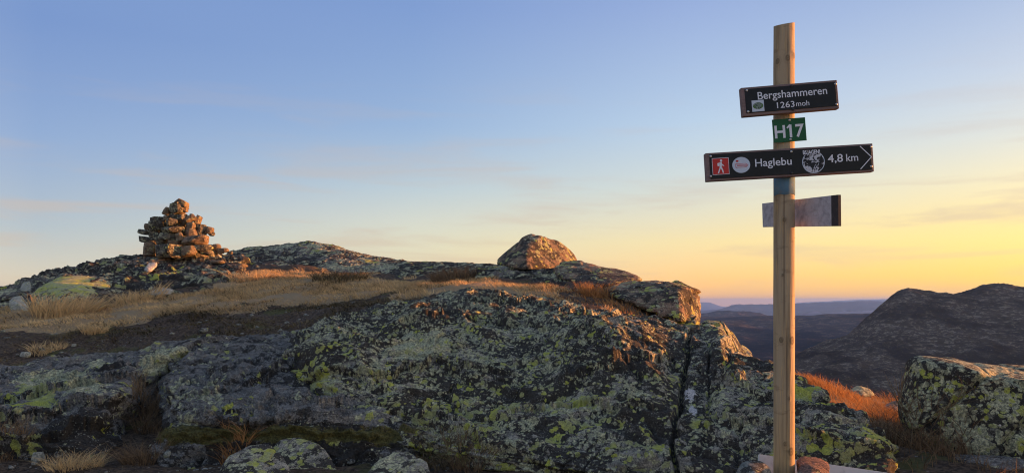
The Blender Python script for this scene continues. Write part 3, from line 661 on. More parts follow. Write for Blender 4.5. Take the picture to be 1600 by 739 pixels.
hull_px('rock', [(1470, 705, 4.9), (1530, 712, 4.6), (1620, 725, 4.5), (1600, 770, 4.3), (1480, 760, 4.4), (1540, 740, 5.3), (1700, 730, 4.9), (1700, 780, 4.4)],
    'low dark ledge under the large boulder at the right edge', 'rock', sub=5, sharp=16, amp=0.04, freq=3, seed=38, fol=0.04, mat=M_slab)

# lichen block and pale stones in the left ridge
hull_px('boulder', [(46, 462, 14.2), (60, 448, 14.6), (90, 432, 15.4), (128, 428, 15.8), (168, 436, 15.6), (176, 446, 15.2), (160, 460, 14.4), (110, 476, 13.7), (60, 474, 13.8), (100, 455, 13.9), (150, 465, 15.8), (70, 465, 15.8)],
    'broad block in the left ridge covered in bright yellow-green lichen', 'boulder', sub=6, sharp=20, amp=0.05, freq=2, seed=44, fol=0.03, mat=M_boulder,
    attrs_fn=lambda G: dict(yl=0.55 * sstep(468, 455, HY - G[..., 2] / G[..., 1] * F) - 0.1, ms=0.3 * sstep(458, 468, HY - G[..., 2] / G[..., 1] * F)))
hull_px('rock', [(14, 470, 13.2), (22, 463, 13.4), (34, 461, 13.5), (44, 474, 13.3), (53, 490, 13.1), (34, 494, 12.9), (16, 486, 13.0), (34, 480, 13.9), (28, 474, 12.95)],
    'angular cream-coloured stone below the left ridge', 'rock', sub=4, sharp=24, amp=0.02, freq=4, seed=47, mat=M_pale)
hull_px('rock', [(30, 452, 15), (36, 441, 15.1), (47, 439, 15.1), (49, 448, 15), (48, 458, 14.9), (36, 458, 14.9), (42, 450, 15.5)],
    'small pale grey upright stone on the far left of the ridge', 'rock', sub=4, sharp=24, amp=0.02, freq=4, seed=48, mat=M_pale)
hull_px('rock', [(-10, 470, 14.6), (0, 455, 15), (14, 449, 15.2), (26, 452, 15.1), (34, 462, 14.8), (20, 472, 14.2), (10, 464, 16)],
    'dark rounded rock at the left edge of the ridge', 'rock', sub=4, sharp=14, amp=0.05, freq=3, seed=49, mat=M_far)
hull_px('rock', [(228, 459, 13.9), (246, 449, 14.4), (270, 449, 14.4), (274, 456, 14.2), (262, 463, 13.8), (236, 463, 13.7), (250, 458, 14.5)],
    'flat white stone slab lying at the edge of the dry grass under the cairn', 'rock', sub=4, sharp=24, amp=0.02, freq=4, seed=50, mat=M_pale, attrs_fn=lambda G: dict(wh=np.full(G.shape[1], 0.6), pl=np.full(G.shape[1], -1.)))
hull_px('rock', [(222, 424, 16.2), (232, 410, 16.9), (246, 409, 17), (246, 416, 16.8), (234, 427, 16.2), (236, 418, 17.2)],
    'narrow white stone on the ridge just below the left foot of the cairn', 'rock', sub=4, sharp=24, amp=0.02, freq=4, seed=51, mat=M_pale, attrs_fn=lambda G: dict(wh=np.full(G.shape[1], 0.6), pl=np.full(G.shape[1], -1.)))

# stones at the bottom edge
hull_px('rock', [(335, 745, 4.75), (352, 715, 4.85), (385, 696, 5.0), (420, 692, 5.05), (445, 708, 4.95), (462, 735, 4.8), (470, 765, 4.7), (340, 775, 4.6), (400, 760, 4.5), (400, 730, 5.4)],
    'round-backed rock with a yellow-green lichen disc at the bottom edge, leftmost of three', 'rock', sub=6, sharp=20, amp=0.03, freq=4, fol=0.012, crk=0.012, seed=61, mat=M_rock,
    attrs_fn=lambda G: dict(yl=0.6 * np.clip(blob(G, 415, 722, 42, 32), 0, 1) * 1.3 - 0.25, pl=np.full(G.shape[1], -0.12), dk=np.full(G.shape[1], 0.06)))
hull_px('rock', [(425, 700, 5.25), (440, 685, 5.3), (470, 682, 5.35), (500, 695, 5.2), (520, 712, 5.15), (532, 740, 5.0), (470, 755, 4.9), (440, 730, 5.0), (480, 720, 5.6)],
    'rock with pale green lichen over its top, middle of the three at the bottom edge', 'rock', sub=6, sharp=20, amp=0.03, freq=4, fol=0.012, crk=0.012, seed=62, mat=M_rock,
    attrs_fn=lambda G: dict(yl=0.5 * np.clip(blob(G, 470, 697, 50, 18, 0.35), 0, 1) - 0.15, pl=np.full(G.shape[1], -0.10), dk=np.full(G.shape[1], 0.05)))
hull_px('rock', [(570, 745, 4.8), (585, 718, 4.95), (612, 703, 5.05), (640, 704, 5.05), (665, 720, 4.95), (680, 750, 4.8), (620, 770, 4.6), (630, 730, 5.4)],
    'grey speckled rock at the bottom edge, rightmost of the three', 'rock', sub=6, sharp=20, amp=0.03, freq=4, fol=0.012, crk=0.012, seed=63, mat=M_rock,
    attrs_fn=lambda G: dict(yl=np.full(G.shape[1], -0.3), pl=np.full(G.shape[1], 0.08), dk=np.full(G.shape[1], 0.0)))
hull_px('rock', [(1385, 632, 7.2), (1395, 625, 7.4), (1410, 624, 7.4), (1418, 640, 7.1), (1400, 648, 6.9), (1370, 640, 7.1), (1400, 640, 7.8)],
    'low grey rock in the sunlit grass beside the large right boulder', 'rock', sub=4, sharp=14, amp=0.03, freq=3, seed=64, mat=M_slab)
hull_px('rock', [(1325, 612, 8.0), (1340, 604, 8.1), (1358, 607, 8.1), (1368, 617, 8.0), (1345, 622, 7.8), (1345, 615, 8.5)],
    'small grey rock on the crest of the sunlit grass', 'rock', sub=4, sharp=14, amp=0.03, freq=3, seed=65, mat=M_far)

# ------------------------------------------------------------------ cairn of stacked stones (each stone a part)
CY = 18.9
cairn = empty('cairn', W(275, 403, CY))
tag(cairn, 'tall cone of stacked flat stones on the left ridge, sunlit on its right side', 'cairn')
def czoom(x, y): return 200 + x / 5.28, 290 + y / 5.28
front = [(448,145,128,46,26),(405,185,110,84,-12),(470,190,50,60,0),(325,215,62,62,20),(215,285,84,52,-12),(235,330,124,82,-10),(280,280,62,42,0),(320,268,62,36,0),(365,302,112,62,-5),
 (370,250,62,32,0),(445,262,92,46,-8),(500,282,132,50,-24),(580,290,62,78,20),(515,335,82,58,0),(600,375,112,98,0),(675,372,62,56,10),(520,390,92,62,-8),(375,368,192,50,-3),(215,380,102,36,6),
 (130,385,95,34,14),(215,412,84,36,12),(330,420,156,56,3),(425,425,66,62,-14),(175,450,184,48,9),(270,460,92,44,12),(370,474,82,40,0),(560,455,234,72,-5),(185,525,116,104,0),(340,545,204,104,0),
 (500,540,116,72,-10),(610,510,164,44,3),(650,550,134,46,14),(525,245,40,22,0),(690,400,50,26,0),(165,340,60,48,0)]
rng = random.Random(5)
M_stone2 = rock_mat('lichened_cairn_stone', 2.4, dark=0.45, pale=0.45, yellow=-0.1, base=((0.05, 0.047, 0.042), (0.20, 0.18, 0.155)), pink=0.1, off=17.7)
def cairn_stone(cx, cz, cy, w, h, dpt, rot, seed):
    r = random.Random(seed)
    pts = []
    m = r.choice((5, 6, 7))
    ph = r.uniform(0, 6.28)
    for lay, f, zz in ((0, r.uniform(.78, .97), -1.0), (1, 1.0, r.uniform(-.5, .3)), (2, r.uniform(.74, .95), 1.0)):
        for k in range(m):
            t = ph + k / m * 6.283 + r.uniform(-.25, .25)
            q = f * r.uniform(.8, 1.12)
            pts.append(Vector((math.cos(t) * q * w / 2, math.sin(t) * q * dpt / 2, zz * h / 2 * r.uniform(.85, 1.0))))
    R = Matrix.Rotation(math.radians(rot), 3, 'Y') @ Matrix.Rotation(math.radians(r.uniform(-8, 8)), 3, 'X')
    pts = [R @ p for p in pts]
    me, c = hull_rock(pts, sub=4, flat=True, sharp=110, amp=0.008, freq=4.5, seed=seed, fol=0.004, mat=M_stone, name='stone', small=0.7)
    if r.random() < 0.5: me.materials.clear(); me.materials.append(M_stone2)
    o = link('stone', me, cairn, (Vector((cx, cy, cz)) + c) - cairn.location)
    return o
sc_ = CY / F / 5.28
for i, (x, y, w, h, rot) in enumerate(front):
    px, py = czoom(x, y)
    # cone radius at this height
    hh = (590 - y) / 450.0
    R = (1.0 - hh) * 0.85 + 0.12
    off = (x - 410) * sc_ * 1.0
    yy = CY - math.sqrt(max(R * R - off * off, 0.02)) * 0.9
    Xw, _, Zw = W(px, py, CY)
    k = yy / CY
    cairn_stone(Xw * k, Zw * k, yy, w * sc_ * 1.10, h * sc_ * 1.10, max(w, h * 1.2) * sc_ * rng.uniform(.8, 1.1), rot, 100 + i)
# core and far side
for lv in range(9):
    z0 = W(0, 404, CY)[2] + 0.08 + lv * 0.155
    R = (1.0 - lv / 9.5) * 0.78
    for k in range(max(2, int(9 * R / 0.6))):
        t = rng.uniform(-.4, math.pi + .4) if lv % 2 else math.pi * (k + .5) / max(2, int(9 * R / 0.6))
        q = R * rng.uniform(.35, .85)
        w = rng.uniform(.35, .55) * (0.6 + 0.5 * R)
        cairn_stone(cairn.location.x + 0.02 + math.cos(t) * q * 0.95, z0, CY + math.sin(t) * q, w, 0.19, w * .8, rng.uniform(-8, 8), 300 + lv * 12 + k)

# BVHs of everything built so far, for placing small things
def scene_hit(px, py, tmin=0.5):
    dg = bpy.context.evaluated_depsgraph_get()
    d = Vector(W(px, py, 1.0)).normalized()
    ok, loc, nrm, idx, ob, _ = SC.ray_cast(dg, d * tmin, d, distance=500)
    return (loc, nrm, ob) if ok else (None, None, None)
bpy.context.view_layer.update()

# loose stones spilling right of the cairn and over the ridge
for i, (px, py, w, h) in enumerate([(338, 386, 16, 10), (344, 392, 18, 9), (352, 391, 14, 8), (332, 395, 20, 10), (360, 395, 10, 6), (326, 387, 14, 11), (340, 402, 26, 6), (378, 411, 20, 6)]):
    me, c = None, None
    Yd = 18.6 if i < 6 else 17.9
    s = Yd / F
    r = random.Random(800 + i); pts = []
    for lay, f, zz in ((0, .75, -1), (1, 1, 0), (2, .7, 1)):
        for k in range(7):
            t = k / 7 * 6.283 + r.uniform(-.3, .3); q = f * r.uniform(.8, 1.1)
            pts.append(Vector((math.cos(t) * q * w * s / 2, math.sin(t) * q * w * s / 2.4, zz * h * s / 2)))
    me, c = hull_rock(pts, sub=4, sharp=24, amp=0.015, freq=5, seed=820 + i, mat=M_stone, name='loose_stone')
    Xw, Yw, Zw = W(px, py, Yd)
    dg = bpy.context.evaluated_depsgraph_get()
    ok, loc, *_ = SC.ray_cast(dg, Vector((Xw, Yw, Zw + 1.0)), Vector((0, 0, -1)), distance=4)
    if ok and i >= 6: Zw = loc.z + h * s * .25
    o = link('loose_stone', me, None, (Xw, Yw, Zw))
    tag(o, ['upright sunlit stone touching the right foot of the cairn', 'wide low stone second in the spill right of the cairn', 'small rounded stone in the middle of the spill right of the cairn',
        'broad flat stone under the right edge of the cairn', 'smallest stone at the far right end of the cairn spill', 'squarish stone leaning on the lowest cairn course at right',
        'thin glowing slab lying on bedrock just below the cairn', 'thin glowing slab on the ridge, right of and below the cairn spill'][i], 'stone', 'stones spilled beside the cairn')

# ------------------------------------------------------------------ far country
def far_mat(name, c0, c1, c2, sc, speck=0.5, fine=1.0):
    m, nt, b = newmat(name, 1.0); N = NT(nt); P = N.coord('Object')
    Ps = N.mapping(P, scale=(1, 0.55, 1))
    a = N.noise(Ps, sc, 9, 0.66); g = N.noise(N.mapping(P, scale=(1, 0.8, 2.5), loc=(900, 400, 0)), sc * 9, 9, 0.78)
    col = N.mix(N.ss(a, 0.38, 0.62), c0, c1)
    col = N.mix(N.math('MULTIPLY', N.math('MULTIPLY', N.ss(g, 0.50, 0.59), N.ss(a, 0.42, 0.56)), speck), col, c2)
    col = N.mix(N.math('MULTIPLY', N.ss(N.noise(P, sc * 22, 4, 0.7), 0.60, 0.68), speck * 0.6), col, c2)
    nt.links.new(col, b.inputs['Base Color'])
    b.inputs['Specular IOR Level'].default_value = 0.0
    return m
M_hill = far_mat('hill_heath', (0.034, 0.024, 0.015), (0.090, 0.062, 0.038), (0.30, 0.24, 0.165), 0.008, 0.7)
M_val = far_mat('valley_forest', (0.016, 0.017, 0.017), (0.06, 0.045, 0.035), (0.24, 0.17, 0.12), 0.0018, 0.55)
M_mtn = far_mat('distant_mountain', (0.04, 0.045, 0.05), (0.07, 0.065, 0.06), (0.3, 0.28, 0.25), 0.0003, 0.2)

av = np.radians(np.concatenate([np.linspace(-180, -50, 50, endpoint=False), np.linspace(-50, 50, 500, endpoint=False), np.linspace(50, 180, 51)]))
rv = np.geomspace(150, 44000, 320)
AA, RR = np.meshgrid(av, rv)
X, Yv = (RR * np.sin(AA)).ravel(), (RR * np.cos(AA)).ravel(); R_ = RR.ravel(); A_ = AA.ravel()
rk = np.array([150, 300, 700, 1300, 1900, 2600, 4000, 5800, 6600, 8500, 12000, 90000.])
zk = np.array([-88, -160, -265, -330, -318, -262, -205, -125, -128, -240, -420, -460.])
Z = np.interp(np.log(R_), np.log(rk), zk)
P = np.stack([X, Yv, X * 0], -1)
Z += fbm(P / 1400, 6, 90) * 75 * sstep(500, 3500, R_) * (1 - 0.75 * sstep(5000, 7000, R_)) + fbm(P / 250, 5, 91) * 14 * sstep(300, 1500, R_)
Z += 22 * sstep(5000, 6300, R_) * (1 - sstep(6600, 8000, R_)) * np.sin((A_ - 0.35) * 14)
me = mesh_np('valley', np.stack([X, Yv, Z], -1), grid_faces(len(av), len(rv))[:, ::-1], M_val)
tag(link('valley', me), kind='structure', label='wide dark forested valley and plateau far below')

def far_ridge(name, rows, nu, nv, mat, f1, a1_, f2, a2, seed, label):
    G = loft(rows, nu, nv); P = G.reshape(-1, 3).copy()
    e = np.ones((nv, nu)); 
    d = fbm(P / f1, 5, seed, ridged=True) * a1_ + fbm(P / f2, 5, seed + 4, 0.6) * a2
    G[..., 2] += d.reshape(nv, nu) * e
    me = mesh_np(name, G.reshape(-1, 3), grid_faces(nu, nv), mat)
    tag(link(name, me), kind='structure', label=label)
    return G
hill_rows = [
    [(1000, 760, 1050), (1240, 760, 1000), (1400, 780, 950), (1700, 800, 900), (2600, 800, 850)],
    [(1060, 700, 1250), (1240, 650, 1200), (1400, 650, 1150), (1700, 650, 1050), (2600, 650, 1000)],
    [(1120, 640, 1500), (1240, 592, 1480), (1400, 580, 1450), (1700, 570, 1400), (2600, 560, 1300)],
    [(1160, 590, 1700), (1240, 566, 1700), (1330, 548, 1700), (1420, 520, 1680), (1520, 515, 1650), (1700, 500, 1600), (2600, 500, 1500)],
    [(1180, 580, 1850), (1240, 560, 1850), (1330, 528, 1900), (1380, 490, 1880), (1420, 474, 1850), (1520, 472, 1850), (1700, 462, 1850), (2600, 470, 1800)],
    [(1190, 585, 1950), (1240, 558, 1950), (1300, 534, 2000), (1330, 521, 2020), (1348, 505, 2030), (1375, 483, 2050), (1402, 461, 2060), (1420, 458, 2060), (1455, 462, 2070), (1500, 460, 2080), (1525, 453, 2090), (1562, 448, 2100), (1600, 449, 2100), (1800, 440, 2150), (2600, 450, 2200)],
    [(1190, 640, 2500), (1300, 600, 2600), (1402, 540, 2650), (1600, 500, 2700), (2600, 510, 2700)],
]
far_ridge('hill', hill_rows, 620, 260, M_hill, 300, 11, 90, 14, 120, 'broad dark brown hill across the valley on the right')
def strip(name, sky, Yd, back, drop, label, mat, seed, a1_, nu=700):
    lo = [(px, py + drop, Yd * 0.86) for px, py in sky]; md = [(px, py + drop * .35, Yd * 0.95) for px, py in sky]
    cr = [(px, py, Yd) for px, py in sky]; bk = [(px, py + drop * .6, Yd * back) for px, py in sky]
    far_ridge(name, [lo, md, cr, bk], nu, 60, mat, Yd / 22., a1_, Yd / 90., a1_ * .3, seed, label)
strip('plateau_ridge', [(700, 500), (1000, 497), (1090, 492), (1130, 487), (1170, 488), (1210, 495), (1300, 500), (1500, 505), (2400, 510)], 8500, 1.2, 22, 'dark rounded ridge at the far side of the valley', M_val, 140, 26)
strip('mountain_ridge', [(-1200, 470), (200, 480), (900, 486), (1095, 487), (1120, 486), (1145, 479), (1200, 478), (1260, 476), (1310, 474), (1350, 473), (1400, 472), (1600, 474), (2400, 470), (3400, 475)], 20000, 1.2, 14, 'blue mountain ridge beyond the valley', M_mtn, 150, 90)
strip('mountain_ridge', [(-1200, 472), (200, 476), (1050, 476), (1094, 473), (1108, 473), (1125, 479), (1145, 481), (1200, 477), (1260, 473), (1320, 470), (1380, 468), (1450, 468), (1600, 469), (2400, 470), (3400, 474)], 38000, 1.1, 10, 'palest blue mountains on the horizon', M_mtn, 160, 60)

hz = bpy.data.meshes.new('haze')
bm = bmesh.new(); bmesh.ops.create_cube(bm, size=1.0)
for v in bm.verts:
    v.co.x *= 100000; v.co.y *= 100000; v.co.z = 130.0 if v.co.z > 0 else -900.0
bm.to_mesh(hz); bm.free()
mh = bpy.data.materials.new('haze'); mh.use_nodes = True
mh.node_tree.nodes.clear()
pv = mh.node_tree.nodes.new('ShaderNodeVolumePrincipled'); mo = mh.node_tree.nodes.new('ShaderNodeOutputMaterial')
pv.inputs['Color'].default_value = (0.24, 0.46, 1.0, 1); pv.inputs['Density'].default_value = 3.0e-5; pv.inputs['Anisotropy'].default_value = 0.2
mh.node_tree.links.new(pv.outputs[0], mo.inputs['Volume']); hz.materials.append(mh)
tag(link('haze', hz), kind='stuff', label='thin blue evening haze filling the valley')

# ------------------------------------------------------------------ signpost
PX0, PY0 = (1225 - 800) / F * 3.2, 3.2
PR = 0.0435
def wood_mat(name, top, bottom, dark, k=1.0, vertical=True):
    m, nt, b = newmat(name, 0.85); N = NT(nt); P = N.coord('Object')
    kn = N.attr('kn')
    sc_v = (38, 38, 1.6) if vertical else (1.6, 38, 38)
    w = N.vscale(N.vadd(N.ncol(P, 3, 2), (-.5, -.5, -.5)), 0.03)
    Pw = N.vadd(P, w)
    g = N.noise(N.mapping(Pw, scale=sc_v), 1.0, 5, 0.6, 0.3)
    g2 = N.noise(N.mapping(Pw, scale=tuple(x * 4 for x in sc_v)), 1.0, 4, 0.7)
    sx = N.node('ShaderNodeSeparateXYZ'); N.put(sx.inputs[0], P)
    hgt = N.ss(N.math('ADD', sx.outputs[2 if vertical else 0], N.math('MULTIPLY', N.noise(P, 2, 3), 0.5)), 0.2, 1.1)
    c = N.mix(hgt, bottom, top)
    c = N.mix(N.math('MULTIPLY', N.ss(g, 0.42, 0.68), 0.55 * k), c, dark)
    c = N.mix(N.math('MULTIPLY', N.ss(g2, 0.5, 0.72), 0.35 * k), c, tuple(x * 1.5 for x in bottom))
    st = N.ss(N.noise(N.mapping(P, scale=(9, 9, 22)), 1.0, 4, 0.7), 0.58, 0.7)
    c = N.mix(N.math('MULTIPLY', st, 0.4), c, dark)
    c = N.mix(N.math('MULTIPLY', kn, 0.8), c, tuple(x * 0.45 for x in dark))
    nt.links.new(c, b.inputs['Base Color'])
    nt.links.new(N.bump(N.math('ADD', g, N.math('MULTIPLY', g2, 0.4)), 0.6, 0.004), b.inputs['Normal'])
    return m
M_post = wood_mat('post_wood', (0.47, 0.345, 0.20), (0.60, 0.365, 0.115), (0.19, 0.12, 0.06))
M_board = wood_mat('stained_board_wood', (0.26, 0.18, 0.155), (0.26, 0.18, 0.155), (0.10, 0.07, 0.06), vertical=False)
M_grey = wood_mat('weathered_board_wood', (0.50, 0.47, 0.47), (0.50, 0.47, 0.47), (0.22, 0.20, 0.205), vertical=False)
def plain(name, c, rough=0.5, metal=0.0, wear=0.0, wc=(0.2, 0.2, 0.2), sc=40):
    m, nt, b = newmat(name, rough); N = NT(nt); b.inputs['Metallic'].default_value = metal
    P = N.coord('Object'); n = N.noise(P, sc, 5, 0.7)
    col = N.mix(N.math('MULTIPLY', N.ss(n, 0.45, 0.75), wear), c, wc)
    nt.links.new(col, b.inputs['Base Color'])
    return m
M_black = plain('black_sign_panel', (0.012, 0.012, 0.011), 0.38, wear=0.12, wc=(0.09, 0.085, 0.08), sc=14)
M_white = plain('white_print', (0.85, 0.85, 0.84), 0.6, wear=0.2, wc=(0.45, 0.45, 0.45), sc=300)
M_green = plain('green_plate', (0.014, 0.11, 0.035), 0.4, wear=0.2, wc=(0.03, 0.09, 0.04), sc=30)
M_red = plain('red_print', (0.60, 0.045, 0.035), 0.5, wear=0.3, wc=(0.3, 0.06, 0.05), sc=60)
M_sticker = plain('pale_sticker', (0.62, 0.68, 0.72), 0.5, wear=0.2, wc=(0.4, 0.42, 0.45), sc=90)
M_metal = plain('zinc_screw', (0.55, 0.53, 0.50), 0.35, metal=0.8, wear=0.4, wc=(0.25, 0.2, 0.17), sc=200)
M_dmetal = plain('dark_bolt', (0.05, 0.05, 0.05), 0.5, metal=0.6, wear=0.3, wc=(0.12, 0.10, 0.09), sc=200)
M_blue = plain('blue_trail_paint', (0.13, 0.25, 0.33), 0.8, wear=0.85, wc=(0.26, 0.27, 0.26), sc=55)
M_plank = plain('white_painted_board', (0.60, 0.58, 0.50), 0.6, wear=0.75, wc=(0.30, 0.29, 0.23), sc=12)
M_dark = plain('dark_sheet_edge', (0.04, 0.035, 0.035), 0.6, wear=0.3, wc=(0.12, 0.1, 0.1), sc=60)

post_root = empty('signpost', (PX0, PY0, -1.2))
tag(post_root, 'round wooden post with two black name boards and a green plate', 'signpost')
ZT = (HY - 39) / F * 3.2 + 1.2
nth, nz = 72, 620
th = np.linspace(0, 2 * math.pi, nth, endpoint=False); zz = np.linspace(0, 1, nz)
TT, ZZ = np.meshgrid(th, zz)
topz = ZT + np.cos(TT) * 0.007 + np.sin(TT) * 0.01
zz_ = ZZ * topz
rr = PR * (1.02 - 0.02 * ZZ) + fbm(np.stack([np.cos(TT).ravel() * 2, np.sin(TT).ravel() * 2, zz_.ravel() * 2.0], -1), 3, 5).reshape(TT.shape) * 0.0016
kn = np.zeros_like(TT)
for kpx, kpy, kr in ((1225, 96, .013), (1212, 99, .012), (1236, 91, .013), (1216, 530, .012), (1232, 531, .017), (1230, 702, .017), (1221, 690, .010), (1220, 345, .010), (1227, 620, .007), (1218, 430, .006)):
    ct = np.clip((kpx - 1225) / 15.6, -0.97, 0.97); ka = -math.acos(ct)      # facing the camera
    kz = (HY - kpy) / F * 3.2 + 1.2
    da = (np.arctan2(np.sin(TT - ka), np.cos(TT - ka))) * PR
    dd = np.hypot(da, (zz_ - kz) * 0.7)
    ring = 0.5 + 0.5 * np.cos(dd / kr * 9.5)
    kn = np.maximum(kn, (1 - sstep(0.55, 1.0, dd / kr)) * (0.55 + 0.45 * ring)); kn = np.maximum(kn, (1 - sstep(0.9, 1.8, dd / kr)) * 0.35 * ring)
    rr += 0.0022 * (1 - sstep(0.2, 1.8, dd / kr))
# drying cracks along the grain
for cpx, z0, z1 in ((1224, 0.3, 1.15), (1226, 1.95, 2.42), (1219, 1.0, 1.8)):
    ka = -math.acos(np.clip((cpx - 1225) / 15.6, -1, 1)); da = np.abs(np.arctan2(np.sin(TT - ka + 0.06 * np.sin(zz_ * 3)), np.cos(TT - ka + 0.06 * np.sin(zz_ * 3)))) * PR
    cm_ = (1 - sstep(0.0005, 0.0032, da)) * sstep(z0, z0 + .15, zz_) * (1 - sstep(z1 - .15, z1, zz_))
    rr -= cm_ * 0.003; kn = np.maximum(kn, cm_ * 0.9)
Vp = np.stack([np.cos(TT) * rr, np.sin(TT) * rr, zz_], -1).reshape(-1, 3)
i = np.arange(nz - 1)[:, None] * nth; j = np.arange(nth)[None, :]; j2 = (j + 1) % nth
Qp = np.stack([i + j, i + j2, i + nth + j2, i + nth + j], -1).reshape(-1, 4)
me = mesh_np('post', Vp, Qp, M_post, attrs={'kn': kn.ravel()})
bm = bmesh.new(); bm.from_mesh(me); bm.verts.ensure_lookup_table()
f_ = bm.faces.new([bm.verts[(nz - 1) * nth + q] for q in range(nth)]); f_.smooth = False
bm.to_mesh(me); bm.free()
link('post', me, post_root)

def box_mesh(name, sx, sy, sz, mat, bev=0.002, segs=2):
    bm = bmesh.new(); bmesh.ops.create_cube(bm, size=1.0)
    for v in bm.verts: v.co = Vector((v.co.x * sx, v.co.y * sy, v.co.z * sz))
    if bev: bmesh.ops.bevel(bm, geom=bm.edges[:], offset=bev, segments=segs, profile=0.5, affect='EDGES')
    me = bpy.data.meshes.new(name); bm.to_mesh(me); bm.free(); me.materials.append(mat); return me
def prism(name, pts, y0, y1, mat):
    """flat outline in x,z extruded along y"""
    bm = bmesh.new()
    a = [bm.verts.new((x, y0, z)) for x, z in pts]; b = [bm.verts.new((x, y1, z)) for x, z in pts]
    bm.faces.new(a); bm.faces.new(b[::-1])
    for k in range(len(a)): bm.faces.new((a[k], b[k], b[(k + 1) % len(a)], a[(k + 1) % len(a)]))
    bmesh.ops.recalc_face_normals(bm, faces=bm.faces)
    me = bpy.data.meshes.new(name); bm.to_mesh(me); bm.free(); me.materials.append(mat); return me
def text_mesh(name, txt, w, h, mat, bold=0.0, spacing=1.0, refcap=None):
    cu = bpy.data.curves.new(name, 'FONT'); cu.body = txt; cu.size = 1.0; cu.offset = bold; cu.extrude = 0.012; cu.space_character = spacing; cu.resolution_u = 5
    ob = bpy.data.objects.new('tmp', cu); COL.objects.link(ob)
    bpy.context.view_layer.update()
    me = bpy.data.meshes.new_from_object(ob.evaluated_get(bpy.context.evaluated_depsgraph_get()))
    bpy.data.objects.remove(ob); me.name = name
    co = np.zeros(len(me.vertices) * 3, dtype=np.float32); me.vertices.foreach_get('co', co); co = co.reshape(-1, 3)
    x0, x1 = co[:, 0].min(), co[:, 0].max()
    cap = refcap if refcap else co[:, 1].max()
    o_ = np.stack([(co[:, 0] - (x0 + x1) / 2) / (x1 - x0) * w, co[:, 2] / 0.012 * -0.00035, co[:, 1] / cap * h], -1)
    me.vertices.foreach_set('co', o_.astype(np.float32).ravel()); me.update()
    me.materials.clear(); me.materials.append(mat); return me
CAP = 0.73
YF = PY0 - PR - 0.030
class Board:
    def __init__(s, name, TL, TR, BR, BL, depth, thick, mat, label, inset=0.0, bev=0.003):
        s.Y = depth; s.s = depth / F
        cx = (TL[0] + TR[0] + BR[0] + BL[0]) / 4; cy = (TL[1] + TR[1] + BR[1] + BL[1]) / 4
        s.cx, s.cy = cx, cy
        s.th = math.atan2(-((TR[1] - TL[1]) + (BR[1] - BL[1])) / 2, ((TR[0] - TL[0]) + (BR[0] - BL[0])) / 2)
        s.w = math.hypot(TR[0] - TL[0], TR[1] - TL[1]); s.h = math.hypot(BL[0] - TL[0], BL[1] - TL[1]); s.t = thick
        me = box_mesh(name, s.w * s.s, thick, s.h * s.s, mat, bev)
        s.o = link(name, me, post_root)
        wpos = Vector(W(cx, cy, depth)) - post_root.location; wpos.y += thick / 2
        s.o.location = wpos; s.o.rotation_euler = (0, -s.th, 0)
        if label: s.o['label'] = label
        s.front = -thick / 2
    def loc(s, px, py):
        dx, dz = (px - s.cx) * s.s, -(py - s.cy) * s.s
        c, n = math.cos(-s.th), math.sin(-s.th)
        return dx * c - dz * n, dx * n + dz * c
    def add(s, name, me, px, py, y=0.0, label=None):
        x, z = s.loc(px, py); o = link(name, me, s.o, (x, s.front + y, z))
        if label: o['label'] = label
        return o
_screw = None
def screw_mesh(mat, r=0.0052, h=0.0035):
    bm = bmesh.new()
    rings = [(r, 0), (r, -h * .35), (r * .85, -h * .75), (r * .45, -h)]
    vs = [[bm.verts.new((math.cos(t) * q, y, math.sin(t) * q)) for t in np.linspace(0, 2 * math.pi, 14, endpoint=False)] for q, y in rings]
    for a, b in zip(vs[:-1], vs[1:]):
        for k in range(14): bm.faces.new((a[k], a[(k + 1) % 14], b[(k + 1) % 14], b[k]))
    bm.faces.new(vs[-1])
    for f in bm.faces: f.smooth = True
    me = bpy.data.meshes.new('screw'); bm.to_mesh(me); bm.free(); me.materials.append(mat); return me
SM, SD = screw_mesh(M_metal), screw_mesh(M_dmetal, 0.006, 0.004)
S = YF / F

def disc(n, rx, rz, wob=0.0): return [(math.cos(t) * rx, math.sin(t) * rz) for t in np.linspace(0, 2 * math.pi, n, endpoint=False)]
# summit name board
b1 = Board('sign_board', (1158.5, 137.5), (1309, 125.5), (1310, 169.5), (1160.5, 182.5), YF, 0.030, M_board, 'upper black board naming the summit')
b1.add('panel', box_mesh('panel', 142 * S, 0.003, 37.5 * S, M_black, 0.0006, 1), 1235.5, 153.0, -0.0012)
for px, py, mm in ((1166.5, 142, SM), (1168.7, 175, SM), (1304.8, 132, SM), (1306.6, 163.6, SM), (1236.2, 135.3, SD), (1238.7, 171.5, SD)): b1.add('screw', mm, px, py, -0.0024)
b1.add('lettering', text_mesh('lettering', 'Bergshammeren', 108.5 * S, 12.2 * S, M_white, 0.006, 1.0, CAP), 1238, 151.8, -0.0032)
b1.add('lettering', text_mesh('lettering', '1263', 27.4 * S, 9.6 * S, M_white, 0.006, 1.05, CAP), 1227.6, 168.6, -0.0032)
b1.add('lettering', text_mesh('lettering', 'moh', 20.6 * S, 8.6 * S, M_white, 0.0, 1.0, CAP), 1254, 166.0, -0.0032)
stk = b1.add('sticker', box_mesh('sticker', 19 * S, 0.0008, 17.5 * S, M_sticker, 0), 1184, 166.0, -0.0031)
def photo_mat():
    m, nt, b = newmat('sticker_picture', 0.5); N = NT(nt); P = N.coord('Object')
    n = N.noise(P, 130, 4, 0.7); n2 = N.noise(N.vadd(P, (3, 3, 3)), 90, 2)
    c = N.mix(N.ss(n, 0.4, 0.6), (0.03, 0.06, 0.03), (0.30, 0.36, 0.30)); c = N.mix(N.ss(n2, 0.5, 0.6), c, (0.10, 0.20, 0.06))
    nt.links.new(c, b.inputs['Base Color']); return m
pm = photo_mat()
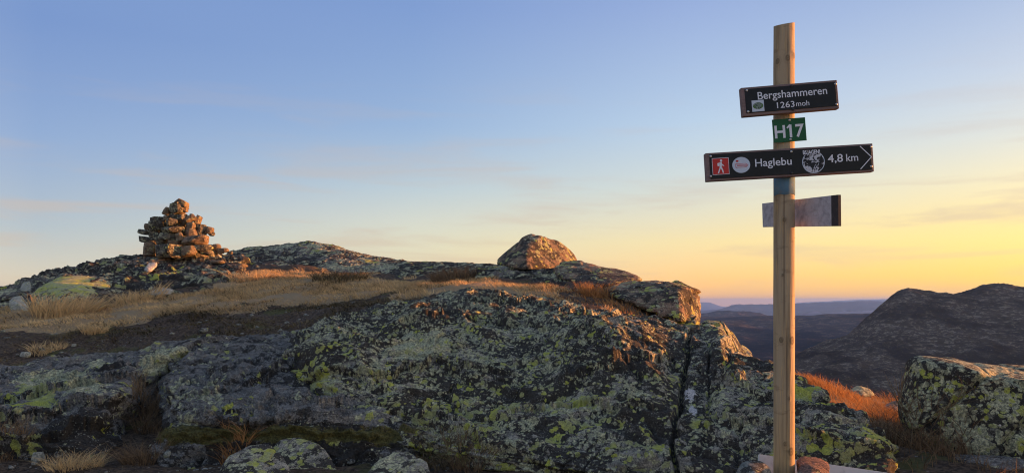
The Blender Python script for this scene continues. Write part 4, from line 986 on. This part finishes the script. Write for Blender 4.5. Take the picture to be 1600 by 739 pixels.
stk2 = b1.add('sticker_picture', prism('sticker_picture', disc(24, 8.2 * S, 5.2 * S), 0, -0.0005, pm), 1184, 166.0, -0.0036)
# green number plate
gpl = Board('number_plate', (1207.2, 187.4), (1258.8, 183.4), (1259.8, 219.6), (1208, 223.6), PY0 - PR - 0.004, 0.003, M_green, 'small green plate reading H17', bev=0.0004)
SG = gpl.s
gpl.add('lettering', text_mesh('lettering', 'H17', 46 * SG, 20.0 * SG, M_white, 0.022, 1.02, CAP), 1234, 214.5, -0.0004)
gpl.add('screw', SM, 1233.4, 188.2, -0.0005); gpl.add('screw', SM, 1234.8, 218.2, -0.0005)
# direction board
b2 = Board('sign_board', (1102.5, 239.5), (1364, 224), (1365.5, 268.3), (1104.3, 283.5), YF, 0.032, M_board, 'long lower black arrow board with direction and distance')
b2.add('panel', box_mesh('panel', 253 * S, 0.003, 38 * S, M_black, 0.0006, 1), 1235.3, 253.6, -0.0012)
for px, py, mm in ((1110, 244.8, SM), (1110.3, 275.8, SM), (1360.3, 229.8, SM), (1360.6, 260.4, SM), (1236, 237.4, SM), (1236.6, 270.8, SD)): b2.add('screw', mm, px, py, -0.0024)
b2.add('lettering', text_mesh('lettering', 'Haglebu', 57 * S, 12.4 * S, M_white, 0.006, 1.0, CAP), 1208.3, 259.2, -0.0032)
b2.add('lettering', text_mesh('lettering', '4,8', 23.5 * S, 12.6 * S, M_white, 0.006, 1.0, CAP), 1305, 253.6, -0.0032)
b2.add('lettering', text_mesh('lettering', 'km', 18.6 * S, 12.0 * S, M_white, 0.004, 1.0, CAP), 1331.2, 252.0, -0.0032)

def bar2(b, name, p, q, w, mat, y):
    (x0, z0), (x1, z1) = b.loc(*p), b.loc(*q); L = math.hypot(x1 - x0, z1 - z0); nx, nz_ = -(z1 - z0) / L * w / 2, (x1 - x0) / L * w / 2
    pts = [(x0 + nx, z0 + nz_), (x1 + nx, z1 + nz_), (x1 - nx, z1 - nz_), (x0 - nx, z0 - nz_)]
    return link(name, prism(name, pts, b.front + y, b.front + y - 0.0006, mat), b.o)
bar2(gpl, 'lettering', (1234.2, 195.2), (1229.6, 200.6), 2.6 * SG, M_white, -0.0006)
bar2(b2, 'arrow_line', (1343, 228.8), (1361.3, 245.8), 1.3 * S, M_white, -0.0030)
bar2(b2, 'arrow_line', (1361.2, 245.3), (1344, 264.8), 1.3 * S, M_white, -0.0034)
# red hiker pictogram
pic = b2.add('pictogram', box_mesh('pictogram', 26.2 * S, 0.0008, 26 * S, M_white, 0), 1125.7, 260.2, -0.0031)
b2.add('pictogram_field', box_mesh('pictogram_field', 24.8 * S, 0.0006, 24.6 * S, M_red, 0), 1125.7, 260.2, -0.0036)
def px_poly(l, s_=S): return [(x * s_, y * s_) for x, y in l]
for pts in ([(math.cos(t) * 1.8 + 1.0, math.sin(t) * 2.0 + 8.6) for t in np.linspace(0, 6.28, 12, endpoint=False)],
            [(-1.8, 6), (1.6, 6.4), (2.6, 3), (5.6, 0.8), (5.0, -0.4), (1.6, 1.6), (1.8, -2.0), (-1.6, -1.8), (-2.2, 2)],
            [(-5, 4.8), (-2.4, 5.6), (-2.6, 0.2), (-4.8, 0.4)],
            [(-1.6, -1.6), (1.8, -1.8), (3.6, -6), (4.4, -10.6), (2.6, -10.8), (1.6, -6.4), (-0.2, -3.4), (-2.0, -7), (-3.2, -11), (-5.2, -10.8), (-3.4, -6)]):
    b2.add('hiker_mark', prism('hiker_mark', px_poly(pts), 0, -0.0005, M_white), 1125.7, 260.2, -0.0040)
# oval sticker
b2.add('sticker', prism('sticker', disc(32, 14 * S, 12.4 * S), 0, -0.0007, M_sticker), 1157.8, 258.2, -0.0028, 'oval pale blue sticker')
b2.add('sticker_mark', prism('sticker_mark', px_poly([(-9.5, -3.2), (6.5, -3.2), (10.5, 0), (6.5, 3.2), (-9.5, 3.2)]), 0, -0.0004, M_red), 1158.4, 259, -0.0036)
b2.add('sticker_mark', prism('sticker_mark', px_poly([(-8.8, -2.5), (6.2, -2.5), (9.4, 0), (6.2, 2.5), (-8.8, 2.5)]), 0, -0.0004, M_sticker), 1158.4, 259, -0.0039)
for k in range(9): b2.add('sticker_mark', box_mesh('sticker_mark', 1.1 * S, 0.0004, 2.0 * S, M_red, 0), 1151.8 + k * 1.7, 259.2 - k * .05, -0.0045)
b2.add('sticker_mark', prism('sticker_mark', disc(12, 2.2 * S, 1.6 * S), 0, -0.0004, M_red), 1151.3, 252.2, -0.0037)
# round black and white sticker
def emblem_mat():
    m, nt, b = newmat('black_and_white_sticker', 0.5); N = NT(nt); P = N.coord('Object')
    n = N.noise(P, 48, 4, 0.6, 1.2); n2 = N.noise(N.vadd(P, (5, 1, 2)), 110, 2, 0.5)
    f = N.ss(N.math('ADD', N.math('MULTIPLY', n, 0.8), N.math('MULTIPLY', n2, 0.2)), 0.47, 0.49)
    nt.links.new(N.mix(f, (0.60, 0.60, 0.60), (0.02, 0.02, 0.02)), b.inputs['Base Color']); return m
b2.add('sticker', prism('sticker', disc(40, 17.6 * S, 17.4 * S), 0, -0.0006, M_sticker), 1270.6, 253.6, -0.0028, 'round black and white sticker')
b2.add('sticker_print', prism('sticker_print', disc(40, 16.4 * S, 16.2 * S), 0, -0.0004, emblem_mat()), 1270.6, 253.6, -0.0035)
b2.add('sticker_band', prism('sticker_band', px_poly([(-14.5, -3.9), (12, -3.9), (13.4, 3.9), (-14.5, 3.9)]), 0, -0.0004, M_black), 1267.5, 238.2, -0.0040)
b2.add('lettering', text_mesh('lettering', 'BS.JAGEN!', 26.5 * S, 6.4 * S, M_white, 0.02, 1.0, CAP), 1267.2, 241.2, -0.0046)

# grey board on the back of the post, pointing away
def slab4(name, cs, thick, mat, parent, origin):
    """four corners (world) of the visible face, thickness away from the camera side"""
    A_, B_, C_, D_ = [Vector(c) for c in cs]
    n = (B_ - A_).cross(D_ - A_).normalized()
    if n.y < 0: n = -n
    bm = bmesh.new()
    f = [bm.verts.new(v - origin) for v in (A_, B_, C_, D_)]; k = [bm.verts.new(v + n * thick - origin) for v in (A_, B_, C_, D_)]
    bm.faces.new(f); bm.faces.new(k[::-1])
    for q in range(4): bm.faces.new((f[q], k[q], k[(q + 1) % 4], f[(q + 1) % 4]))
    bmesh.ops.recalc_face_normals(bm, faces=bm.faces)
    bmesh.ops.bevel(bm, geom=bm.edges[:], offset=0.0015, segments=1, affect='EDGES')
    me = bpy.data.meshes.new(name); bm.to_mesh(me); bm.free(); me.materials.append(mat)
    return link(name, me, parent)
dl, dr = 3.50, 2.98
cs = [W(1190.5, 318, dl), W(1308, 304.5, dr), W(1308.5, 353.5, dr), W(1191.5, 355, dl)]
mid_ = Vector(W(1225, 330, 3.3))
bb = slab4('back_board', cs, 0.012, M_grey, post_root, post_root.location); bb['label'] = 'weathered grey board fixed to the far side of the post'
es = [Vector(c) for c in cs]
d1 = (es[1] - es[0]); d2 = (es[2] - es[3])
off = Vector((-0.0, -0.003, 0))
strip_cs = [es[0] + d1 * 0.925 + off, es[1] + d1 * 0.004 + off, es[2] + d2 * 0.004 + off, es[3] + d2 * 0.925 + off]
slab4('edge_strip', strip_cs, 0.016, M_dark, post_root, post_root.location)
# blue trail mark painted round the post
bm = bmesh.new()
z0, z1 = (HY - 306) / F * 3.2 + 1.2, (HY - 272) / F * 3.2 + 1.2
rws = []
for r_, z_ in ((PR * 0.99, z0), (PR + 0.0022, z0 + .001), (PR + 0.0022, z1 - .001), (PR * 0.99, z1)):
    rws.append([bm.verts.new((math.cos(t) * r_, math.sin(t) * r_, z_ + 0.0025 * math.sin(t * 5 + 1) * (1 if z_ < z0 + .01 else 0))) for t in np.linspace(-math.pi * .98, math.pi * .12, 50)])
for a, b in zip(rws[:-1], rws[1:]):
    for k in range(49): bm.faces.new((a[k], a[k + 1], b[k + 1], b[k]))
for f in bm.faces: f.smooth = True
me = bpy.data.meshes.new('paint_band'); bm.to_mesh(me); bm.free(); me.materials.append(M_blue)
link('paint_band', me, post_root)
for px, py in ((1240.8, 371.5), (1241.0, 497)):
    o = link('bolt', screw_mesh(M_dmetal, 0.006, 0.009), post_root, Vector(W(px - 2.0, py, 3.185)) - post_root.location); o.rotation_euler = (0, 0, math.radians(80))

# white board and stones wedged round the foot of the post
o = slab4('white_board', [W(1186, 709, 3.42), W(1402, 740, 3.36), W(1402, 800, 3.30), W(1184, 800, 3.34)], 0.02, M_plank, None, Vector((0, 0, 0)))
tag(o, 'white painted board lying on edge behind the foot of the signpost', 'board')
M_stoneg = rock_mat('grey_cobble', 2.2, dark=0.2, pale=-0.1, yellow=-0.6, base=((0.10, 0.12, 0.125), (0.26, 0.255, 0.25)), off=12.0)
M_stoneb = rock_mat('brown_cobble', 2.2, dark=0.35, pale=-0.2, yellow=-0.6, base=((0.06, 0.045, 0.04), (0.22, 0.13, 0.11)), off=14.0)
hull_px('rock', [(1146, 745, 3.1), (1156, 722, 3.14), (1168, 717, 3.16), (1192, 718, 3.16), (1204, 728, 3.12), (1210, 745, 3.08), (1205, 800, 3.02), (1150, 800, 3.02), (1180, 730, 3.3), (1180, 740, 2.98)],
    'smooth grey cobble at the left foot of the signpost', 'rock', sub=5, sharp=14, amp=0.006, freq=8, seed=71, mat=M_stoneg, small=0.25)
hull_px('rock', [(1243, 718, 3.22), (1254, 711, 3.26), (1276, 713, 3.27), (1296, 722, 3.22), (1297, 733, 3.16), (1260, 735, 3.1), (1250, 728, 3.14), (1280, 790, 3.14), (1250, 790, 3.14)],
    'dark reddish stone at the right foot of the signpost, uppermost of the pile', 'rock', sub=5, sharp=26, amp=0.010, freq=8, seed=72, mat=M_stoneb)
hull_px('rock', [(1250, 728, 3.12), (1262, 724, 3.13), (1285, 730, 3.11), (1300, 741, 3.08), (1290, 790, 3.02), (1248, 790, 3.0), (1246, 745, 3.02), (1270, 740, 2.98), (1270, 740, 3.2)],
    'dark reddish stone leaning in front of the uppermost one right of the signpost', 'rock', sub=5, sharp=26, amp=0.010, freq=8, seed=73, mat=M_stoneb)
hull_px('rock', [(1240, 745, 3.06), (1246, 735, 3.08), (1258, 735, 3.07), (1264, 745, 3.04), (1250, 790, 3.0), (1262, 790, 3.0), (1252, 745, 2.98), (1252, 750, 3.12)],
    'small dark stone touching the right foot of the signpost', 'rock', sub=4, sharp=18, amp=0.006, freq=8, seed=74, mat=M_stoneg)

# ------------------------------------------------------------------ grass, heath and litter
def blade_mat(name, ca, cb, trans=0.35):
    m = bpy.data.materials.new(name); m.use_nodes = True; nt = m.node_tree; N = NT(nt)
    b = nt.nodes['Principled BSDF']; b.inputs['Roughness'].default_value = 0.8; b.inputs['Specular IOR Level'].default_value = 0.2
    v = N.attr('v'); c = N.mix(v, ca, cb); nt.links.new(c, b.inputs['Base Color'])
    t = N.node('ShaderNodeBsdfTranslucent'); nt.links.new(c, t.inputs['Color'])
    ms = N.node('ShaderNodeMixShader'); ms.inputs[0].default_value = trans
    nt.links.new(b.outputs[0], ms.inputs[1]); nt.links.new(t.outputs[0], ms.inputs[2])
    nt.links.new(ms.outputs[0], nt.nodes['Material Output'].inputs['Surface'])
    return m
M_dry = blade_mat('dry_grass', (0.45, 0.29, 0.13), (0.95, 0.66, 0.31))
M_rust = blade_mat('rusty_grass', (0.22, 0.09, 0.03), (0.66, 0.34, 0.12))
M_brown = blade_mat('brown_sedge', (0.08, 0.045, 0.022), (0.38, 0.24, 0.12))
M_heath = blade_mat('crowberry_heath', (0.035, 0.028, 0.012), (0.30, 0.21, 0.10), 0.1)
M_moss = blade_mat('moss_cushions', (0.05, 0.05, 0.012), (0.26, 0.23, 0.06), 0.1)
nr = np.random.RandomState(7)
def blades(base, hgt, width, lean, spread=0.35, segs=3):
    """base Nx3, hgt N; every blade a tapering bent strip"""
    n = len(base); yaw = nr.uniform(0, 2 * math.pi, n)
    side = np.stack([np.cos(yaw), np.sin(yaw), 0 * yaw], -1)
    ld = np.stack([nr.normal(lean[0], spread, n), nr.normal(lean[1], spread, n), np.zeros(n)], -1)
    V = []; vv = []
    v0 = np.clip(nr.beta(2, 2, n), 0, 1)
    for k in range(segs):
        t = k / segs
        c = base + np.stack([0 * yaw, 0 * yaw, hgt * t * (1 - 0.25 * t)], -1) + ld * (hgt * t * t)[:, None]
        w = (width * (1 - t * 0.75))[:, None] * side * 0.5
        V += [c - w, c + w]; vv += [v0, v0]
    V.append(base + np.stack([0 * yaw, 0 * yaw, hgt * 0.78], -1) + ld * hgt[:, None]); vv.append(v0)
    nv = 2 * segs + 1
    V = np.stack(V, 1).reshape(-1, 3); vv = np.stack(vv, 1).ravel()
    T = []
    o = np.arange(n) * nv
    for k in range(segs - 1):
        T += [np.stack([o + 2 * k, o + 2 * k + 1, o + 2 * k + 3], -1), np.stack([o + 2 * k, o + 2 * k + 3, o + 2 * k + 2], -1)]
    T.append(np.stack([o + 2 * segs - 2, o + 2 * segs - 1, o + 2 * segs], -1))
    return V, np.concatenate(T), vv
bpy.context.view_layer.update()
_dg = bpy.context.evaluated_depsgraph_get()
def drop(xy, only=('hilltop_ground',), zt=6.0):
    out_ = []; dn = Vector((0, 0, -1))
    for i, (x, y) in enumerate(xy):
        ok, loc, nrm, idx, ob, _ = SC.ray_cast(_dg, Vector((x, y, zt)), dn, distance=30)
        if ok and (only is None or ob.name.split('.')[0] in only): out_.append((x, y, loc.z, i))
    return np.array(out_).reshape(-1, 4)
def scatter_poly(poly, n, jit, dens_f=1.0, dens_s=0, thr=-0.1):
    p = np.array(poly); x0, y0 = p.min(0) - .5; x1, y1 = p.max(0) + .5
    x = nr.uniform(x0, x1, n); y = nr.uniform(y0, y1, n)
    m = polymask(x, y, poly, jit)
    P = np.stack([x, y, x * 0], -1)
    m &= fbm(P * dens_f, 3, dens_s) + nr.uniform(-.25, .25, n) > thr
    return np.stack([x[m], y[m]], -1)
def grass(name, poly, n, h, w, lean, mat, label, jit=0.35, thr=-0.12, only=('hilltop_ground',), spread=0.4, seg=3, hvar=0.35):
    xy = scatter_poly(poly, n, jit, 1.6, 61, thr)
    D = drop(xy, only)
    P = D[:, :3].copy(); Pn = P * (1, 1, 0)
    cl = 0.5 + 0.9 * np.clip(fbm(Pn * 1.1, 3, 71) + 0.5, 0, 1.2)
    hh = h * cl * nr.uniform(1 - hvar, 1 + hvar, len(P)); P[:, 2] -= 0.02
    V, T, v = blades(P, hh, w * nr.uniform(.6, 1.3, len(P)), lean, spread, seg)
    tint = np.repeat(np.clip(fbm(Pn * 0.7, 3, 73) * 0.6, -.35, .35), 2 * seg + 1)
    me = mesh_np(name, V, T, mat, smooth=False, attrs={'v': np.clip(v + tint, 0, 1)})
    return tag(link(name, me), label, None, None, 'stuff')
grass('dry_grass', MEADOW, 190000, 0.085, 0.014, (-0.35, -0.25), M_dry, 'dry straw-coloured grass covering the slope below the ridge', thr=-0.16)
grass('heather', MEADOW, 50000, 0.10, 0.016, (0, 0), M_heath, 'dark heather patches among the dry grass', thr=0.22, spread=0.8, seg=2)
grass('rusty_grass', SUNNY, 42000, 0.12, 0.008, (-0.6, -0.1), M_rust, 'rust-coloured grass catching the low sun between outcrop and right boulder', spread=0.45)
HEATH = wpoly([(-400, 0, 8.3), (0, 0, 8.3), (200, 0, 8.4), (420, 0, 8.4), (520, 0, 8.6), (700, 0, 9.6), (640, 0, 11.2), (420, 0, 11.8), (0, 0, 11.3), (-400, 0, 11.6)])
grass('moss', HEATH, 30000, 0.03, 0.02, (0, 0), M_moss, 'olive moss cushions in the heath above the lower bedrock', thr=0.22, spread=0.9, seg=2)
grass('heath', HEATH, 70000, 0.065, 0.016, (0, 0), M_heath, 'dark crowberry heath between the grass and the lower bedrock', thr=-0.12, spread=0.9, seg=2)
HEATH2 = wpoly([(-200, 0, 4.6), (700, 0, 4.4), (760, 0, 5.2), (520, 0, 5.6), (330, 0, 6.3), (250, 0, 7.4), (190, 0, 7.0), (170, 0, 6.1), (-200, 0, 5.9)])
grass('heath', HEATH2, 26000, 0.035, 0.008, (0, 0), M_heath, 'dark heath and litter in the gully at the lower left', thr=-0.2, spread=1.0, seg=2)
SADDLE = wpoly([(850, 0, 9.6), (960, 0, 8.9), (1070, 0, 8.2), (1095, 0, 9.2), (1010, 0, 10.4), (900, 0, 12.0)])
grass('rusty_heath', SADDLE, 9000, 0.07, 0.014, (-0.2, 0), M_rust, 'short rust-red heath in the dip between outcrop and ridge slabs', thr=-0.05)
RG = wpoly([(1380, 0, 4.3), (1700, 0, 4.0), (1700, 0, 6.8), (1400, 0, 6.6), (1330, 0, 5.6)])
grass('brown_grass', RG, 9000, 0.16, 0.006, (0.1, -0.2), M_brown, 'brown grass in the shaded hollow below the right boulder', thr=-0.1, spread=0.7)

# tufts one can point at
def tuft(px, py, rad, h, n, w, mat, label, lean=(0, 0), spread=0.6, Y=None, name='grass_tuft', cat='grass tuft'):
    d = Vector(W(px, py, 1.0)).normalized()
    ok, loc, nrm, idx, ob, _ = SC.ray_cast(_dg, d * 0.5, d, distance=80)
    if not ok: return None
    a = nr.uniform(0, 6.283, n); q = rad * np.sqrt(nr.uniform(0, 1, n))
    b = np.stack([np.cos(a) * q, np.sin(a) * q, np.zeros(n)], -1)
    zz2 = []
    for i_ in range(n):
        ok, l2, *_ = SC.ray_cast(_dg, Vector((loc.x + b[i_, 0], loc.y + b[i_, 1], loc.z + 0.6)), Vector((0, 0, -1)), distance=1.2)
        zz2.append(l2.z - loc.z if ok and abs(l2.z - loc.z) < 0.10 + h * .3 else -9.0)
    b[:, 2] = np.array(zz2) - 0.015
    kp = b[:, 2] > -5; b = b[kp]; a = a[kp]; q = q[kp]; n = len(b)
    V, T, v = blades(b, h * nr.uniform(.45, 1.15, n), w * nr.uniform(.6, 1.3, n), lean, spread, 3)
    # outward droop
    out_ = np.repeat(np.stack([np.cos(a), np.sin(a), 0 * a], -1) * (q / rad)[:, None], 7, 0)
    V = V + out_ * (V[:, 2:3] - 0).clip(0) * 0.7
    me = mesh_np(name, V, T, mat, smooth=False, attrs={'v': v})
    return tag(link(name, me, None, loc), label, cat)
tuft(212, 645, 0.20, 0.34, 420, 0.006, M_brown, 'tall reddish-brown sedge tuft in the gully between the two bedrock slabs', (-.1, -.1))
tuft(238, 672, 0.14, 0.26, 260, 0.005, M_brown, 'thin brown tuft leaning right just below the tall sedge in the gully', (.3, -.1))
tuft(118, 728, 0.18, 0.16, 420, 0.006, M_dry, 'domed straw-brown tussock at the bottom edge, left', (.2, -.1), 0.8)
tuft(222, 722, 0.13, 0.22, 300, 0.006, M_brown, 'spiky light brown tuft at the bottom edge below the gully', (-.1, 0), 0.7)
tuft(368, 694, 0.10, 0.20, 190, 0.006, M_rust, 'small rusty tuft standing against the mossy slab edge', (0, 0), 0.6)
tuft(8, 705, 0.14, 0.16, 220, 0.006, M_brown, 'brown tuft cut by the lower left picture corner', (0, 0), 0.7)
tuft(148, 520, 0.16, 0.2, 260, 0.012, M_dry, 'single pale tuft standing in the dark heath', (-.1, 0), 0.6)
tuft(72, 548, 0.2, 0.14, 260, 0.012, M_dry, 'low pale tuft in the heath at the left edge', (-.1, 0), 0.6)
tuft(708, 438, 0.42, 0.34, 620, 0.016, M_brown, 'bushy brown tussock with sunlit tips at the foot of the skyline bedrock', (0, 0), 0.5)
tuft(530, 436, 0.55, 0.26, 520, 0.020, M_heath, 'dark heather mound at the top of the dry grass', (0, 0), 0.7)
tuft(388, 436, 0.4, 0.25, 380, 0.02, M_dry, 'yellowish tussock where the ridge rock meets the dry grass', (0, 0), 0.6)
tuft(105, 490, 0.5, 0.42, 620, 0.018, M_dry, 'long-bladed pale tussock leaning right under the yellow-green lichen block', (.35, 0), 0.35)
tuft(215, 470, 0.4, 0.30, 420, 0.018, M_dry, 'orange-brown tussock below the left ridge', (.1, 0), 0.5)
tuft(930, 462, 0.22, 0.26, 300, 0.012, M_rust, 'rust-brown tuft in the gap under the flat grey slab', (0, 0), 0.5)
tuft(692, 712, 0.20, 0.16, 500, 0.006, M_heath, 'dark heather cushion with bare twigs at the foot of the outcrop', (0, 0), 0.9, name='heather', cat='heather')
tuft(735, 728, 0.14, 0.2, 260, 0.005, M_brown, 'reddish dry stalks at the foot of the outcrop, bottom edge', (0, 0), 0.5)
tuft(1440, 700, 0.12, 0.2, 260, 0.005, M_dry, 'pale dry tuft between the outcrop and the right boulder', (-.1, 0), 0.6)
tuft(1462, 668, 0.22, 0.26, 360, 0.006, M_brown, 'brown sedge tuft against the shaded foot of the right boulder', (-.3, 0), 0.5)
tuft(1415, 655, 0.22, 0.28, 360, 0.006, M_brown, 'long brown tuft in the hollow left of the right boulder', (.2, 0), 0.5)

for i_, (px, py, w, h, lb) in enumerate([(40, 556, 20, 9, 'flat grey stone in the heath at the left edge'), (66, 549, 13, 8, 'small pale stone beside the low pale tuft at the left edge'), (116, 541, 9, 6, 'tiny pale stone in the dark heath left of the single pale tuft'),
        (318, 518, 18, 8, 'small light stone in the dark heath above the lower bedrock'), (60, 716, 22, 14, 'grey angular stone at the bottom left corner'), (92, 712, 14, 9, 'small pale stone beside the domed straw tussock'), (262, 712, 14, 10, 'small stone at the mouth of the gully'), (548, 722, 15, 8, 'small flat stone between the speckled rocks at the bottom edge')]):
    d_ = Vector(W(px, py, 1.0)).normalized(); ok, loc, *_ = SC.ray_cast(_dg, d_ * .5, d_, distance=80)
    if not ok: continue
    s_ = loc.y / F; r = random.Random(900 + i_); pts = []
    for f_2, zz_2 in ((.85, -1), (1, -.1), (.7, 1)):
        for k in range(6):
            t = k / 6 * 6.283 + r.uniform(-.3, .3); q = f_2 * r.uniform(.75, 1.1)
            pts.append(Vector((math.cos(t) * q * w * s_ / 2, math.sin(t) * q * w * s_ / 2.2, zz_2 * h * s_ / 2)))
    me, c = hull_rock(pts, sub=3, sharp=60, amp=0.004, freq=8, seed=920 + i_, mat=M_stoneg if i_ % 2 else M_pale, name='stone')
    tag(link('stone', me, None, loc + Vector((0, 0, h * s_ * .2))), lb, 'stone')
# gravel and small stones in the heath
def gravel(name, poly, n, s0, s1, mat, label, seed):
    xy = scatter_poly(poly, n, 0.3, 2.0, seed, 0.0); D = drop(xy)
    Dv, Fc = ico(1); V = []; T = []
    for k, (x, y, z, _) in enumerate(D):
        s = s0 + (s1 - s0) * nr.uniform() ** 3; sc3 = nr.uniform(.6, 1.2, 3) * (1, 1, .6) * s
        V.append(Dv * sc3 * nr.uniform(.8, 1.2, (len(Dv), 1)) + (x, y, z + s * .15)); T.append(Fc + k * len(Dv))
    V = np.concatenate(V); me = mesh_np(name, V, np.concatenate(T), mat, smooth=False, attrs={q: np.zeros(len(V)) for q in ('yl', 'pl', 'wh', 'ms', 'dk')})
    tag(link(name, me), label, None, None, 'stuff')
gravel('gravel', HEATH, 1100, 0.008, 0.045, M_stoneg, 'scattered pale pebbles in the dark heath', 81)
gravel('gravel', HEATH2, 2200, 0.006, 0.04, M_stoneg, 'grit and small stones in the lower left gully', 83)
